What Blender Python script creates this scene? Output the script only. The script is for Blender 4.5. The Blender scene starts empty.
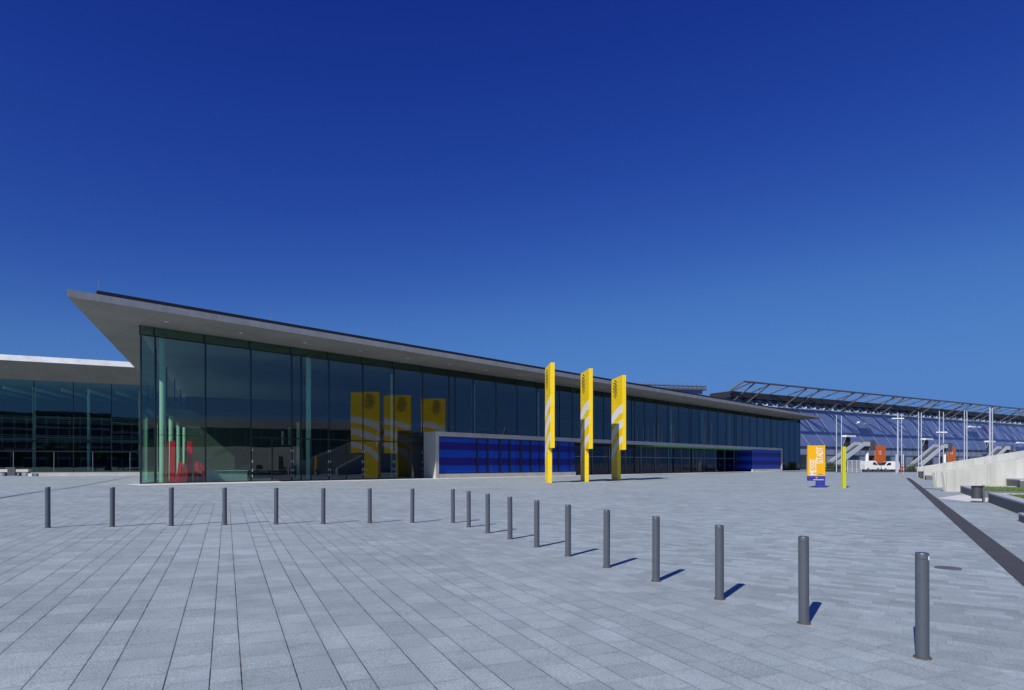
import bpy, bmesh, math, random
from mathutils import Vector, Matrix
random.seed(7)
R = math.radians
scene = bpy.context.scene
COL = scene.collection

# ------------------------------------------------------------------ camera geometry
F, CX, HY, E = 620.0, 512.0, 464.0, 1.6
def sm(x, a, b):
    t = min(1.0, max(0.0, (x - a) / (b - a))); return t*t*(3-2*t)
Z0 = 0.21                                    # floor level of the entrance hall
P0 = Vector(((141-CX)/F*((E-Z0)*F/20), (E-Z0)*F/20))
YAW = math.atan2(F, 1103-CX)
S = Vector((math.cos(YAW), math.sin(YAW))); N = Vector((S.y, -S.x))   # along the facade, outward
U = Vector((-0.418, 0.908)); V = Vector((0.908, 0.418))               # paving grid
D = Vector((374.0, F)).normalized(); DR = Vector((D.y, -D.x))         # channel direction, right of it
def gz(x, y):
    near = -0.018*max(-22, min(5.5, x))*(1-sm(y, 14, 62))
    p = Vector((x, y)) - P0
    o, s = p.dot(N), p.dot(S)
    wr = (1-sm(o, 1.0, 12.0))*(1-sm(s, 128, 150))
    return near*(1-sm(abs(x), 40, 80))*(1-wr) + Z0*wr
def at(px, py, it=40):
    """ground point seen at a pixel of the photo"""
    y = 20.0
    for _ in range(it):
        x = (px-CX)/F*y
        y = 0.5*y + 0.5*min(400, (E-gz(x, y))*F/max(0.5, py-HY))
    x = (px-CX)/F*y
    return Vector((x, y, gz(x, y)))
def zpx(py, y): return E + (HY-py)/F*y
def fac_s(px, o=0.0):
    """distance along the facade of the point at offset o that shows at column px"""
    t = (px-CX)/F; q = P0 + N*o
    return (t*q.y - q.x)/(S.x - t*S.y)
def fac_y(px, o=0.0):
    return (P0 + N*o + S*fac_s(px, o)).y

# ------------------------------------------------------------------ mesh helpers
class MB:
    def __init__(s): s.v = []; s.f = []; s.m = []; s.mi = 0
    def add(s, vs, fs):
        n = len(s.v); s.v += [tuple(p) for p in vs]
        for f in fs: s.f.append(tuple(i+n for i in f)); s.m.append(s.mi)
    def box(s, x0, x1, y0, y1, z0, z1):
        s.add([(x0,y0,z0),(x1,y0,z0),(x1,y1,z0),(x0,y1,z0),(x0,y0,z1),(x1,y0,z1),(x1,y1,z1),(x0,y1,z1)],
              [(0,3,2,1),(4,5,6,7),(0,1,5,4),(1,2,6,5),(2,3,7,6),(3,0,4,7)])
    def prism(s, poly, z0, z1):
        n = len(poly)
        a = sum(poly[i][0]*poly[(i+1)%n][1]-poly[(i+1)%n][0]*poly[i][1] for i in range(n))
        if a < 0: poly = poly[::-1]
        zf = (lambda z: z if callable(z) else (lambda x, y: z))
        s.add([(x,y,zf(z0)(x,y)) for x,y in [p[:2] for p in poly]]+[(x,y,zf(z1)(x,y)) for x,y in [p[:2] for p in poly]],
              [tuple(range(n-1,-1,-1)), tuple(range(n,2*n))]+[(i,(i+1)%n,n+(i+1)%n,n+i) for i in range(n)])
    def profile(s, poly, y0, y1):
        """poly in x,z extruded along y"""
        n = len(poly)
        a = sum(poly[i][0]*poly[(i+1)%n][1]-poly[(i+1)%n][0]*poly[i][1] for i in range(n))
        if a < 0: poly = poly[::-1]
        s.add([(x,y0,z) for x,z in poly]+[(x,y1,z) for x,z in poly],
              [tuple(range(n)), tuple(range(2*n-1,n-1,-1))]+[((i+1)%n,i,n+i,n+(i+1)%n) for i in range(n)])
    def tube(s, p, q, r, seg=12, r2=None, caps=True):
        p, q = Vector(p), Vector(q); r2 = r if r2 is None else r2
        d = (q-p).normalized(); a = Vector((0,0,1)) if abs(d.z) < .9 else Vector((1,0,0))
        e1 = d.cross(a).normalized(); e2 = d.cross(e1)
        vs = []
        for c, rr in ((p,r),(q,r2)):
            for k in range(seg):
                t = 2*math.pi*k/seg; vs.append(c+e1*(rr*math.cos(t))+e2*(rr*math.sin(t)))
        fs = [(k,k+seg,(k+1)%seg+seg,(k+1)%seg) for k in range(seg)]
        if caps: fs += [tuple(range(seg)), tuple(range(2*seg-1,seg-1,-1))]
        s.add(vs, fs)
    def bar(s, p, q, w, h):
        """rectangular bar"""
        p, q = Vector(p), Vector(q); d = (q-p).normalized()
        a = Vector((0,0,1)) if abs(d.z) < .95 else Vector((0,1,0))
        e1 = d.cross(a).normalized()*(w/2); e2 = e1.cross(d).normalized()*(h/2)
        vs = [c+i*e1+j*e2 for c in (p,q) for i,j in ((-1,-1),(1,-1),(1,1),(-1,1))]
        s.add(vs, [(0,3,2,1),(4,5,6,7),(0,1,5,4),(1,2,6,5),(2,3,7,6),(3,0,4,7)])
    def lathe(s, prof, seg=24, c=(0,0)):
        vs = []; n = len(prof)
        for r, z in prof:
            for k in range(seg):
                t = 2*math.pi*k/seg; vs.append((c[0]+r*math.cos(t), c[1]+r*math.sin(t), z))
        fs = [(i*seg+k, i*seg+(k+1)%seg, (i+1)*seg+(k+1)%seg, (i+1)*seg+k) for i in range(n-1) for k in range(seg)]
        fs += [tuple(range(seg-1,-1,-1)), tuple(range((n-1)*seg, n*seg))]
        s.add(vs, fs)
    def build(s, name, mat, parent=None, loc=None, rz=None, smooth=False, bevel=0, seg=2, auto=None):
        me = bpy.data.meshes.new(name); me.from_pydata(s.v, [], s.f)
        bm = bmesh.new(); bm.from_mesh(me); bmesh.ops.recalc_face_normals(bm, faces=bm.faces); bm.to_mesh(me); bm.free()
        for mm in (mat if isinstance(mat, (list, tuple)) else [mat]): me.materials.append(mm)
        for p, i in zip(me.polygons, s.m): p.material_index = i
        if smooth:
            for p in me.polygons: p.use_smooth = True
            try: me.set_sharp_from_angle(angle=R(38))
            except Exception: pass
        me.update()
        o = bpy.data.objects.new(name, me); COL.objects.link(o)
        if parent: o.parent = parent
        if loc is not None: o.location = loc
        if rz is not None: o.rotation_euler = (0,0,rz)
        if bevel:
            b = o.modifiers.new('Bevel', 'BEVEL'); b.width = bevel; b.segments = seg; b.limit_method = 'ANGLE'; b.angle_limit = R(40)
        return o
def tag(o, label=None, cat=None, group=None, kind=None):
    if label: o['label'] = label
    if cat: o['category'] = cat
    if group: o['group'] = group
    if kind: o['kind'] = kind
    return o
def thing(name, label, cat, loc=(0,0,0), rz=0, group=None):
    o = bpy.data.objects.new(name, None); COL.objects.link(o); o.empty_display_size = .3
    o.location = loc; o.rotation_euler = (0,0,rz)
    return tag(o, label, cat, group)
def copy_tree(o, parent=None):
    c = o.copy(); COL.objects.link(c)
    if parent: c.parent = parent
    for ch in list(o.children): copy_tree(ch, c)
    return c
def text(name, body, mat, parent, loc, rot, size, extrude=.004, offset=0.0, sx=1.0, align='CENTER'):
    cu = bpy.data.curves.new(name, 'FONT'); cu.body = body; cu.size = size; cu.extrude = extrude; cu.offset = offset
    cu.align_x = align; cu.align_y = 'CENTER'; cu.materials.append(mat)
    tmp = bpy.data.objects.new(name, cu); COL.objects.link(tmp)
    bpy.context.view_layer.update()
    me = bpy.data.meshes.new_from_object(tmp.evaluated_get(bpy.context.evaluated_depsgraph_get()))
    bpy.data.objects.remove(tmp); bpy.data.curves.remove(cu)
    o = bpy.data.objects.new(name, me); o.name = name; COL.objects.link(o); o.parent = parent
    o.location = loc; o.rotation_euler = rot; o.scale = (sx,1,1)
    return o

# ------------------------------------------------------------------ materials
class NT:
    def __init__(s, name):
        s.mat = bpy.data.materials.new(name); s.mat.use_nodes = True
        s.t = s.mat.node_tree; s.t.nodes.clear()
        s.out = s.t.nodes.new('ShaderNodeOutputMaterial')
    def n(s, typ, **k):
        nd = s.t.nodes.new(typ)
        for a, b in k.items(): setattr(nd, a, b)
        return nd
    def set(s, nd, **k):
        for a, b in k.items(): s.put(nd.inputs[a.replace('_', ' ')], b)
    def put(s, inp, b):
        if isinstance(b, bpy.types.NodeSocket): s.t.links.new(b, inp)
        elif isinstance(b, (tuple, list)) and len(b) == 3 and inp.type == 'RGBA': inp.default_value = (*b, 1)
        else: inp.default_value = b
    def math(s, op, a, b=None, c=None):
        nd = s.n('ShaderNodeMath', operation=op)
        for i, x in enumerate((a, b, c)):
            if x is not None: s.put(nd.inputs[i], x)
        return nd.outputs[0]
    def vmath(s, op, a, b=None):
        nd = s.n('ShaderNodeVectorMath', operation=op)
        for i, x in enumerate((a, b)):
            if x is not None: s.put(nd.inputs[i], x)
        return nd.outputs['Value'] if op == 'DOT_PRODUCT' else nd.outputs[0]
    def mix(s, f, a, b, blend='MIX'):
        nd = s.n('ShaderNodeMix', data_type='RGBA', blend_type=blend)
        s.put(nd.inputs[0], f); s.put(nd.inputs[6], a); s.put(nd.inputs[7], b)
        return nd.outputs[2]
    def obj(s): return s.n('ShaderNodeTexCoord').outputs['Object']
    def geo(s): return s.n('ShaderNodeNewGeometry').outputs['Position']
    def noise(s, vec, scale, detail=4, rough=.55, dist=0):
        nd = s.n('ShaderNodeTexNoise'); s.put(nd.inputs['Vector'], vec)
        nd.inputs['Scale'].default_value = scale; nd.inputs['Detail'].default_value = detail
        nd.inputs['Roughness'].default_value = rough; nd.inputs['Distortion'].default_value = dist
        return nd.outputs['Fac']
    def ramp(s, fac, a, b, lo=0.0, hi=1.0):
        nd = s.n('ShaderNodeMapRange'); s.put(nd.inputs[0], fac)
        for i, x in zip((1,2,3,4), (a,b,lo,hi)): nd.inputs[i].default_value = x
        return nd.outputs[0]
    def comb(s, x, y, z=0.0):
        nd = s.n('ShaderNodeCombineXYZ')
        for i, v in enumerate((x,y,z)): s.put(nd.inputs[i], v)
        return nd.outputs[0]
    def sep(s, v):
        nd = s.n('ShaderNodeSeparateXYZ'); s.put(nd.inputs[0], v); return nd.outputs
    def principled(s, color, rough=.5, metal=0.0, spec=.5, bump=None, bstr=.2, bdist=.01, coat=0):
        p = s.n('ShaderNodeBsdfPrincipled')
        s.put(p.inputs['Base Color'], color); s.put(p.inputs['Roughness'], rough)
        s.put(p.inputs['Metallic'], metal); p.inputs['Specular IOR Level'].default_value = spec
        if coat: p.inputs['Coat Weight'].default_value = coat; p.inputs['Coat Roughness'].default_value = .06
        if bump is not None:
            b = s.n('ShaderNodeBump'); s.put(b.inputs['Height'], bump)
            b.inputs['Strength'].default_value = bstr; b.inputs['Distance'].default_value = bdist
            s.t.links.new(b.outputs[0], p.inputs['Normal'])
        s.t.links.new(p.outputs[0], s.out.inputs[0])
        return p
def mat_plain(name, col, rough=.5, metal=0.0, var=.12, scale=6, coat=0, spec=.5, bstr=.05):
    m = NT(name); v = m.obj(); f = m.noise(v, scale, 5); g = m.noise(v, scale*9, 3)
    c = m.mix(m.ramp(f, .3, .7), tuple(x*(1-var) for x in col), tuple(min(1,x*(1+var)) for x in col))
    m.principled(c, m.ramp(g, .3, .7, rough*.85, min(1, rough*1.15)), metal, spec, bump=g, bstr=bstr, bdist=.004, coat=coat)
    return m.mat
def mat_concrete(name, col, joint=(0,0), streak=.25, scale=.7, jw=.018):
    m = NT(name); v = m.obj(); x, y, z = m.sep(v)
    big = m.noise(v, scale, 6, .6); fine = m.noise(v, 30, 3)
    st = m.noise(m.comb(m.math('MULTIPLY', m.math('ADD', x, y), 3.0), 0.0, m.math('MULTIPLY', z, .25)), 1.0, 4)
    c = m.mix(m.ramp(big, .3, .7), tuple(k*.82 for k in col), tuple(k*1.12 for k in col))
    c = m.mix(m.math('MULTIPLY', m.ramp(st, .45, .75), streak), c, tuple(k*.55 for k in col))
    c = m.mix(m.ramp(fine, .35, .65, 0, .25), c, tuple(k*.8 for k in col))
    if joint[0]:
        j = m.math('LESS_THAN', m.math('FRACT', m.math('DIVIDE', x, joint[0])), jw/joint[0])
        c = m.mix(m.math('MULTIPLY', j, .6), c, tuple(k*.3 for k in col))
    m.principled(c, .8, spec=.3, bump=fine, bstr=.15, bdist=.004)
    return m.mat
def mat_glass(name, tint, refl, f0, rough=0.0):
    m = NT(name)
    lw = m.n('ShaderNodeLayerWeight'); lw.inputs[0].default_value = .5
    p5 = m.math('MULTIPLY', m.math('POWER', lw.outputs['Facing'], 5.0), .55)
    fr = m.math('MULTIPLY_ADD', p5, 1-f0, f0)
    g = m.n('ShaderNodeNewGeometry')
    fr = m.math('MULTIPLY', fr, m.math('SUBTRACT', 1.0, g.outputs['Backfacing']))
    # panes are never perfectly flat
    wob = m.noise(m.geo(), .35, 2)
    b = m.n('ShaderNodeBump'); m.put(b.inputs['Height'], wob); b.inputs['Strength'].default_value = .05; b.inputs['Distance'].default_value = .05
    tr = m.n('ShaderNodeBsdfTransparent'); m.put(tr.inputs[0], tint)
    gl = m.n('ShaderNodeBsdfGlossy'); m.put(gl.inputs['Color'], refl); gl.inputs['Roughness'].default_value = rough
    m.t.links.new(b.outputs[0], gl.inputs['Normal'])
    mx = m.n('ShaderNodeMixShader'); m.put(mx.inputs[0], fr)
    m.t.links.new(tr.outputs[0], mx.inputs[1]); m.t.links.new(gl.outputs[0], mx.inputs[2]); m.t.links.new(mx.outputs[0], m.out.inputs[0])
    return m.mat

def mat_ground():
    m = NT('granite paving'); pos = m.geo(); px, py, pz = m.sep(pos)
    flat = m.comb(px, py, 0.0)
    va = m.vmath('DOT_PRODUCT', flat, (V.x, V.y, 0)); ua = m.vmath('DOT_PRODUCT', flat, (U.x, U.y, 0))
    # --- zone A: courses of three widths running along U
    PER, w1, w2 = .875, .375, .665
    vv = m.math('DIVIDE', m.math('ADD', va, PA_OFF), PER)
    cell = m.math('FLOOR', vv); fr = m.math('MULTIPLY', m.math('FRACT', vv), PER)
    g1 = m.math('GREATER_THAN', fr, w1); g2 = m.math('GREATER_THAN', fr, w2)
    cid = m.math('ADD', m.math('MULTIPLY', cell, 3.0), m.math('ADD', g1, g2))
    def near(x, c): return m.math('ABSOLUTE', m.math('SUBTRACT', x, c))
    dj = m.math('MINIMUM', m.math('MINIMUM', near(fr, 0.0), near(fr, PER)), m.math('MINIMUM', near(fr, w1), near(fr, w2)))
    wn = m.n('ShaderNodeTexWhiteNoise', noise_dimensions='1D'); m.put(wn.inputs['W'], cid)
    ln = m.math('MULTIPLY_ADD', wn.outputs['Value'], .16, .30)
    wn2 = m.n('ShaderNodeTexWhiteNoise', noise_dimensions='1D'); m.put(wn2.inputs['W'], m.math('ADD', cid, 31.7))
    ul = m.math('ADD', m.math('DIVIDE', ua, ln), m.math('MULTIPLY', wn2.outputs['Value'], 5.0))
    rid = m.math('FLOOR', ul); rf = m.math('MULTIPLY', m.math('FRACT', ul), ln)
    dc = m.math('MINIMUM', rf, m.math('SUBTRACT', ln, rf))
    wa = m.n('ShaderNodeTexWhiteNoise', noise_dimensions='2D'); m.put(wa.inputs['Vector'], m.comb(cid, rid))
    jwob = m.math('MULTIPLY_ADD', m.noise(flat, 7.0, 2), .006, .0016)
    fade = m.ramp(va, VJ0, V_LIM, 1.0, .3); jA = m.math('MULTIPLY', m.math('LESS_THAN', dj, jwob), m.math('MULTIPLY', fade, m.ramp(m.noise(flat, .8, 3), .3, .6, .55, 1.0))); jAc = m.math('MULTIPLY', m.math('LESS_THAN', dc, m.math('MULTIPLY_ADD', m.noise(flat, 5.0, 3), .02, -.004)), .20)
    stoneA = wa.outputs['Value']
    # --- zone B: running bond along the channel
    db = m.vmath('DOT_PRODUCT', flat, (D.x, D.y, 0)); rb = m.vmath('DOT_PRODUCT', flat, (DR.x, DR.y, 0))
    RW = .2
    dr = m.math('DIVIDE', db, RW); row = m.math('FLOOR', dr); rfr = m.math('MULTIPLY', m.math('FRACT', dr), RW)
    wr = m.n('ShaderNodeTexWhiteNoise', noise_dimensions='1D'); m.put(wr.inputs['W'], row)
    lb = m.math('MULTIPLY_ADD', wr.outputs['Value'], .12, .34)
    bl = m.math('ADD', m.math('DIVIDE', rb, lb), m.math('MULTIPLY', wr.outputs['Value'], 7.0))
    bid = m.math('FLOOR', bl); bfr = m.math('MULTIPLY', m.math('FRACT', bl), lb)
    wb = m.n('ShaderNodeTexWhiteNoise', noise_dimensions='2D'); m.put(wb.inputs['Vector'], m.comb(row, bid))
    djb = m.math('MINIMUM', m.math('MINIMUM', rfr, m.math('SUBTRACT', RW, rfr)), m.math('MINIMUM', bfr, m.math('SUBTRACT', lb, bfr)))
    jB = m.math('MULTIPLY', m.math('LESS_THAN', djb, .005), m.math('MULTIPLY', m.ramp(m.noise(flat, 1.3, 3), .35, .65, .1, 1.0), .3))
    # --- which zone
    za = m.math('MULTIPLY', m.math('LESS_THAN', va, V_LIM), m.math('LESS_THAN', ua, U_LIM))
    joint = m.math('ADD', m.math('MULTIPLY', za, m.math('MAXIMUM', jA, jAc)), m.math('MULTIPLY', m.math('SUBTRACT', 1.0, za), jB))
    st = m.mix(za, wb.outputs['Value'], stoneA)
    # --- granite
    speck = m.noise(pos, 75, 4, .8); cloud = m.noise(pos, .22, 5, .6); mid = m.noise(pos, 2.4, 4, .6)
    spread = m.math('MULTIPLY_ADD', m.math('SUBTRACT', st, .5), m.math('MULTIPLY_ADD', za, -.135, .19), 1.0)
    bright = m.math('MULTIPLY', m.math('MULTIPLY', spread, m.ramp(cloud, .3, .7, .90, 1.10)), m.ramp(mid, .25, .75, .88, 1.12))
    bright = m.math('MULTIPLY', bright, m.ramp(speck, .3, .7, .52, 1.48))
    base = m.mix(m.ramp(st, .2, .9), GR1, GR2)
    b3 = m.n('ShaderNodeCombineXYZ')
    for i in range(3): m.put(b3.inputs[i], bright)
    base = m.mix(1.0, base, b3.outputs[0], 'MULTIPLY')
    edge_ = m.math('MULTIPLY', m.ramp(m.math('MINIMUM', dj, dc), 0, .05, .14, 0), m.math('MULTIPLY', za, m.ramp(m.noise(flat, 3.0, 3), .35, .65, .2, 1.0)))
    base = m.mix(edge_, base, tuple(x*.45 for x in GR1))
    pale = m.ramp(m.noise(pos, 1.5, 5, .65, .8), .58, .78, 0, .22)
    base = m.mix(pale, base, tuple(x*1.28 for x in GR2))
    vo = m.n('ShaderNodeTexVoronoi', feature='F1'); m.put(vo.inputs['Vector'], pos); vo.inputs['Scale'].default_value = 1.4
    spot = m.math('MULTIPLY', m.math('LESS_THAN', vo.outputs['Distance'], .035), .5)
    base = m.mix(spot, base, tuple(x*.45 for x in GR1))
    dirt = m.ramp(m.noise(pos, .9, 6, .7, .5), .52, .8, 0, .28)
    base = m.mix(dirt, base, tuple(x*.62 for x in GR1))
    base = m.mix(m.math('MULTIPLY', joint, .92), base, (.03, .025, .018))
    h = m.math('SUBTRACT', m.math('MULTIPLY', speck, .25), joint)
    m.principled(base, m.ramp(speck, .3, .7, .62, .8), spec=.35, bump=h, bstr=.25, bdist=.004)
    return m.mat

GR1, GR2 = (.325, .38, .392), (.37, .425, .437)
_b = [at(605.9, 567.7), at(803.1, 623.5)]
V_LIM = sum(Vector((p.x,p.y)).dot(V) for p in _b)/2 + .22
_p = at(195, 503.0); U_LIM = Vector((_p.x,_p.y)).dot(U)
_p = at(345, 690); VJ0 = Vector((_p.x,_p.y)).dot(V)
_p = at(102, 690); PA_OFF = -Vector((_p.x,_p.y)).dot(V) + .875*400
PA_OFF = PA_OFF

M = {}
M['ground'] = mat_ground()
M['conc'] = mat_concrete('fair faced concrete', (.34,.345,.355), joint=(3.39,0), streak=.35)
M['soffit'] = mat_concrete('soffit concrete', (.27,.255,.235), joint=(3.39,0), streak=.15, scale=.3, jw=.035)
M['conc_l'] = mat_concrete('pale concrete', (.50,.49,.46), streak=.25)
M['conc_wall'] = mat_concrete('terrace concrete', (.60,.60,.54), joint=(2.6,0), streak=.5, scale=.45, jw=.03)
M['conc_white'] = mat_concrete('white concrete', (.86,.86,.85), streak=.04)
M['black'] = mat_plain('black roofing', (.02,.02,.024), .6)
M['mull'] = mat_plain('dark aluminium', (.025,.028,.032), .45, .6)
M['glass'] = mat_glass('curtain wall glass', (.79,.92,.85), (.78,.84,.93), .10)
M['glass_top'] = mat_glass('top band glass', (.50,.62,.58), (.6,.75,.75), .06)
M['glass_l'] = mat_glass('hall glass', (.80,.93,.88), (.72,.95,.86), .12)
M['door_glass'] = mat_glass('door glass', (.62,.75,.72), (.8,.8,1.0), .05)
M['strut'] = mat_plain('blue grey strut', (.34,.42,.52), .5, .1)
M['hallbase'] = mat_plain('blue grey base cladding', (.20,.25,.38), .55)
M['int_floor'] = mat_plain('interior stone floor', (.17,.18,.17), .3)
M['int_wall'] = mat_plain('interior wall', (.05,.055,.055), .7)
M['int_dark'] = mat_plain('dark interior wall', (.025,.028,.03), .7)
M['int_ceil'] = mat_plain('interior ceiling', (.35,.35,.33), .8)
M['column'] = mat_plain('painted column', (.42,.53,.47), .4)
M['red'] = mat_plain('red lacquer', (.85,.02,.035), .35)
M['red_d'] = mat_plain('dark red lacquer', (.45,.02,.03), .45)
M['counter'] = mat_plain('counter white', (.55,.60,.57), .4)
def mat_yellow():
    m = NT('yellow enamel'); v = m.obj(); x, y, z = m.sep(v)
    n = m.noise(v, 1.2, 5); f = m.noise(v, 40, 3)
    c = m.mix(m.ramp(n, .3, .7), (.84,.57,.005), (.90,.64,.008))
    j = m.math('LESS_THAN', m.math('FRACT', m.math('DIVIDE', z, 1.255)), .016)
    c = m.mix(m.math('MULTIPLY', j, .55), c, (.25,.15,.01))
    grime = m.math('MULTIPLY', m.ramp(z, .0, 1.1, 1, 0), m.ramp(m.noise(v, 5, 5), .4, .7, 0, .5))
    c = m.mix(grime, c, (.30,.22,.06))
    m.principled(c, m.ramp(f, .3, .7, .34, .48), bump=m.math('SUBTRACT', m.math('MULTIPLY', n, .3), j), bstr=.15, bdist=.01); return m.mat
M['yellow'] = mat_yellow()
M['white'] = mat_plain('white enamel', (.78,.78,.78), .4, var=.04)
M['logo'] = mat_plain('grey print', (.03,.03,.03), .5)
M['orange_y'] = mat_plain('amber sign face', (.86,.44,.004), .4, var=.03, scale=1.5)
M['sign_blue'] = mat_plain('blue sign band', (.035,.05,.30), .4, var=.05)
M['lime'] = mat_plain('lime enamel', (.52,.54,.008), .4, var=.04)
M['orange'] = mat_plain('orange panel', (.62,.13,.015), .5, var=.08, scale=.6)
M['bollard'] = mat_plain('grey coated steel', (.085,.098,.122), .38, .12, var=.08, scale=10)
M['collar'] = mat_plain('rusty collar', (.10,.085,.075), .7, .2)
M['steel'] = mat_plain('galvanised steel', (.30,.31,.33), .45, .4)
M['steel_d'] = mat_plain('dark steel', (.13,.135,.145), .5, .4)
M['steel_l'] = mat_plain('pale painted steel', (.58,.62,.66), .45, .1)
M['mast'] = mat_plain('light grey mast', (.46,.50,.57), .4, .2)
M['stair'] = mat_plain('grey stair cladding', (.34,.37,.42), .55)
M['granite_d'] = mat_plain('dark shadow disc', (.11,.115,.125), .6, var=.25, scale=25)
M['granite_l'] = mat_plain('light granite coping', (.48,.49,.50), .6, var=.2, scale=20)
M['slate'] = mat_plain('slate grey fibre cement', (.05,.06,.075), .6, var=.15)
M['soil'] = mat_plain('turf soil', (.05,.075,.02), .95, var=.4, scale=8)
M['grass'] = mat_plain('grass blades', (.11,.20,.03), .7, var=.4, scale=3)
M['leaf'] = mat_plain('leaves', (.035,.065,.02), .6, var=.4, scale=4)
M['bark'] = mat_plain('bark', (.09,.065,.045), .9)
M['asphalt'] = mat_plain('asphalt', (.05,.05,.052), .85, var=.2, scale=4)
M['van'] = mat_plain('white van paint', (.78,.78,.77), .25, var=.03, coat=.6)
M['tyre'] = mat_plain('tyre rubber', (.02,.02,.02), .85)
M['glass_dark'] = mat_plain('dark car glass', (.015,.018,.022), .06, spec=.8, var=.05)
M['lamp_clear'] = mat_plain('headlamp', (.6,.6,.58), .1)
M['skin'] = mat_plain('skin', (.50,.30,.21), .6)
M['cloth_r'] = mat_plain('red cloth', (.55,.03,.03), .85)
M['cloth_d'] = mat_plain('dark cloth', (.05,.05,.07), .85)
M['hair'] = mat_plain('brown hair', (.14,.05,.025), .7)
M['green'] = mat_plain('green soffit', (.13,.38,.09), .5)
M['magenta'] = mat_plain('magenta pipe', (.45,.03,.22), .5)
M['bin'] = mat_plain('bin steel', (.075,.08,.09), .45, .3)
M['band'] = mat_concrete('pale paving band', (.74,.74,.72), streak=0)

def mat_drain():
    m = NT('slotted channel grating'); v = m.obj(); x, y, z = m.sep(v)
    f = m.math('FRACT', m.math('DIVIDE', y, .034)); s = m.math('GREATER_THAN', f, .55)
    n = m.noise(v, 3, 4)
    c = m.mix(m.math('MULTIPLY', s, .7), m.mix(m.ramp(n,.3,.7), (.085,.083,.08), (.12,.115,.11)), (.012,.012,.012))
    m.principled(c, .7, .1, bump=s, bstr=.2, bdist=.01); return m.mat
M['drain'] = mat_drain()
def mat_blueglass():
    m = NT('blue enamelled glass'); v = m.obj(); x, y, z = m.sep(v)
    b = m.math('GREATER_THAN', m.math('FRACT', m.math('ADD', m.math('DIVIDE', z, 1.52), .17)), .5)
    j = m.math('LESS_THAN', m.math('FRACT', m.math('DIVIDE', x, 1.13)), .03)
    n = m.noise(m.comb(m.math('FLOOR', m.math('DIVIDE', x, 1.13)), 0.0, 0.0), 3.3, 1)
    lt = m.mix(m.ramp(n, .3, .7), (.006,.055,.42), (.011,.08,.52)); dk = m.mix(m.ramp(n, .3, .7), (.014,.012,.18), (.02,.018,.23))
    c = m.mix(b, dk, lt); c = m.mix(m.math('MULTIPLY', j, .8), c, (.008,.01,.03))
    m.principled(c, .4, spec=.12); return m.mat
M['blue'] = mat_blueglass()
def mat_clad():
    m = NT('blue grey metal cladding'); v = m.obj(); x, y, z = m.sep(v)
    j = m.math('LESS_THAN', m.math('FRACT', m.math('DIVIDE', x, 2.1)), .03)
    n = m.noise(m.comb(m.math('FLOOR', m.math('DIVIDE', x, 2.1)), 0.0, 0.0), 3.1, 1)
    c = m.mix(m.ramp(n,.3,.7), (.14,.20,.42), (.16,.225,.46)); c = m.mix(m.math('MULTIPLY', j, .18), c, (.07,.09,.18))
    c = m.mix(m.ramp(m.noise(v, .12, 4), .3, .7, 0, .25), c, (.17,.23,.42))
    m.principled(c, .45, .2); return m.mat
M['clad'] = mat_clad()
def mat_leafy(): return M['leaf']

# ------------------------------------------------------------------ ground sheet
def axis(lo, hi, step, far, dirs):
    a = []; x = lo
    while x < hi-1e-6: a.append(x); x += step
    a.append(hi)
    k = 4.0; x = hi
    while x < far: x += k; k *= 1.5; a.append(x)
    k = 4.0; x = lo
    while x > -far: x -= k; k *= 1.5; a.insert(0, x)
    return a
xs = axis(-62, 62, 1.0, 3000, 0); ys = axis(-6, 62, 1.0, 3000, 0)
g = MB()
g.v = [(x, y, gz(x, y)) for y in ys for x in xs]
nx = len(xs)
for j in range(len(ys)-1):
    for i in range(nx-1):
        g.f.append((j*nx+i, j*nx+i+1, (j+1)*nx+i+1, (j+1)*nx+i)); g.m.append(0)
go = g.build('plaza_ground', M['ground'], smooth=True); tag(go, kind='structure', label='grey granite paved plaza')

def ribbon(name, mat, a, b, w, lift, step=.5, sides=(0,1)):
    """strip on the ground from a to b, width w to the right of a->b"""
    a, b = Vector((a.x,a.y)), Vector((b.x,b.y)); d = (b-a); L = d.length; d.normalize(); r = Vector((d.y,-d.x))
    n = max(1, int(L/step)); mb = MB(); yaw = math.atan2(d.y, d.x)-math.pi/2
    k = max(1, int(w/1.0))
    rows = []
    for i in range(n+1):
        for j in range(k+1):
            p = a+d*(L*i/n)+r*(w*j/k); mb.v.append((w*j/k, L*i/n, gz(p.x,p.y)+lift))
    for i in range(n):
        for j in range(k):
            q = i*(k+1)+j; mb.f.append((q, q+1, q+k+2, q+k+1)); mb.m.append(0)
    return mb.build(name, mat, loc=(a.x,a.y,0), rz=yaw)
# right channel
c1, c2 = at(1024, 587), at(905.5, 478)
dd = Vector((c2.x-c1.x, c2.y-c1.y)).normalized()
start = Vector((c1.x, c1.y)) - dd*9
w_ch = .40
tag(ribbon('drain_channel', M['drain'], start, Vector((c2.x,c2.y)), w_ch, .006), 'dark slotted drainage channel running along the right of the plaza', kind='structure')
b1 = at(921.5, 488.2); b2 = at(945.5, 489.2)
tag(ribbon('drain_channel', M['drain'], b1, b2, .9, .0065), 'short dark channel branching to the concrete wall', kind='structure')
# left slot
l1, l2 = at(-60, 508.5), at(139, 475.2)
tag(ribbon('slot_drain', M['granite_d'], l1, l2, .16, .006), 'thin dark slot drain left of the glass hall', kind='structure')
# pale threshold band along the glass
pa = P0 + S*(-1.0) + N*3.2; pb = P0 + S*132 + N*3.2
tag(ribbon('threshold_band', M['band'], Vector((pb.x,pb.y)), Vector((pa.x,pa.y)), 3.2, .006, 1.0), 'pale paving band along the foot of the glass facade', kind='structure')
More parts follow.
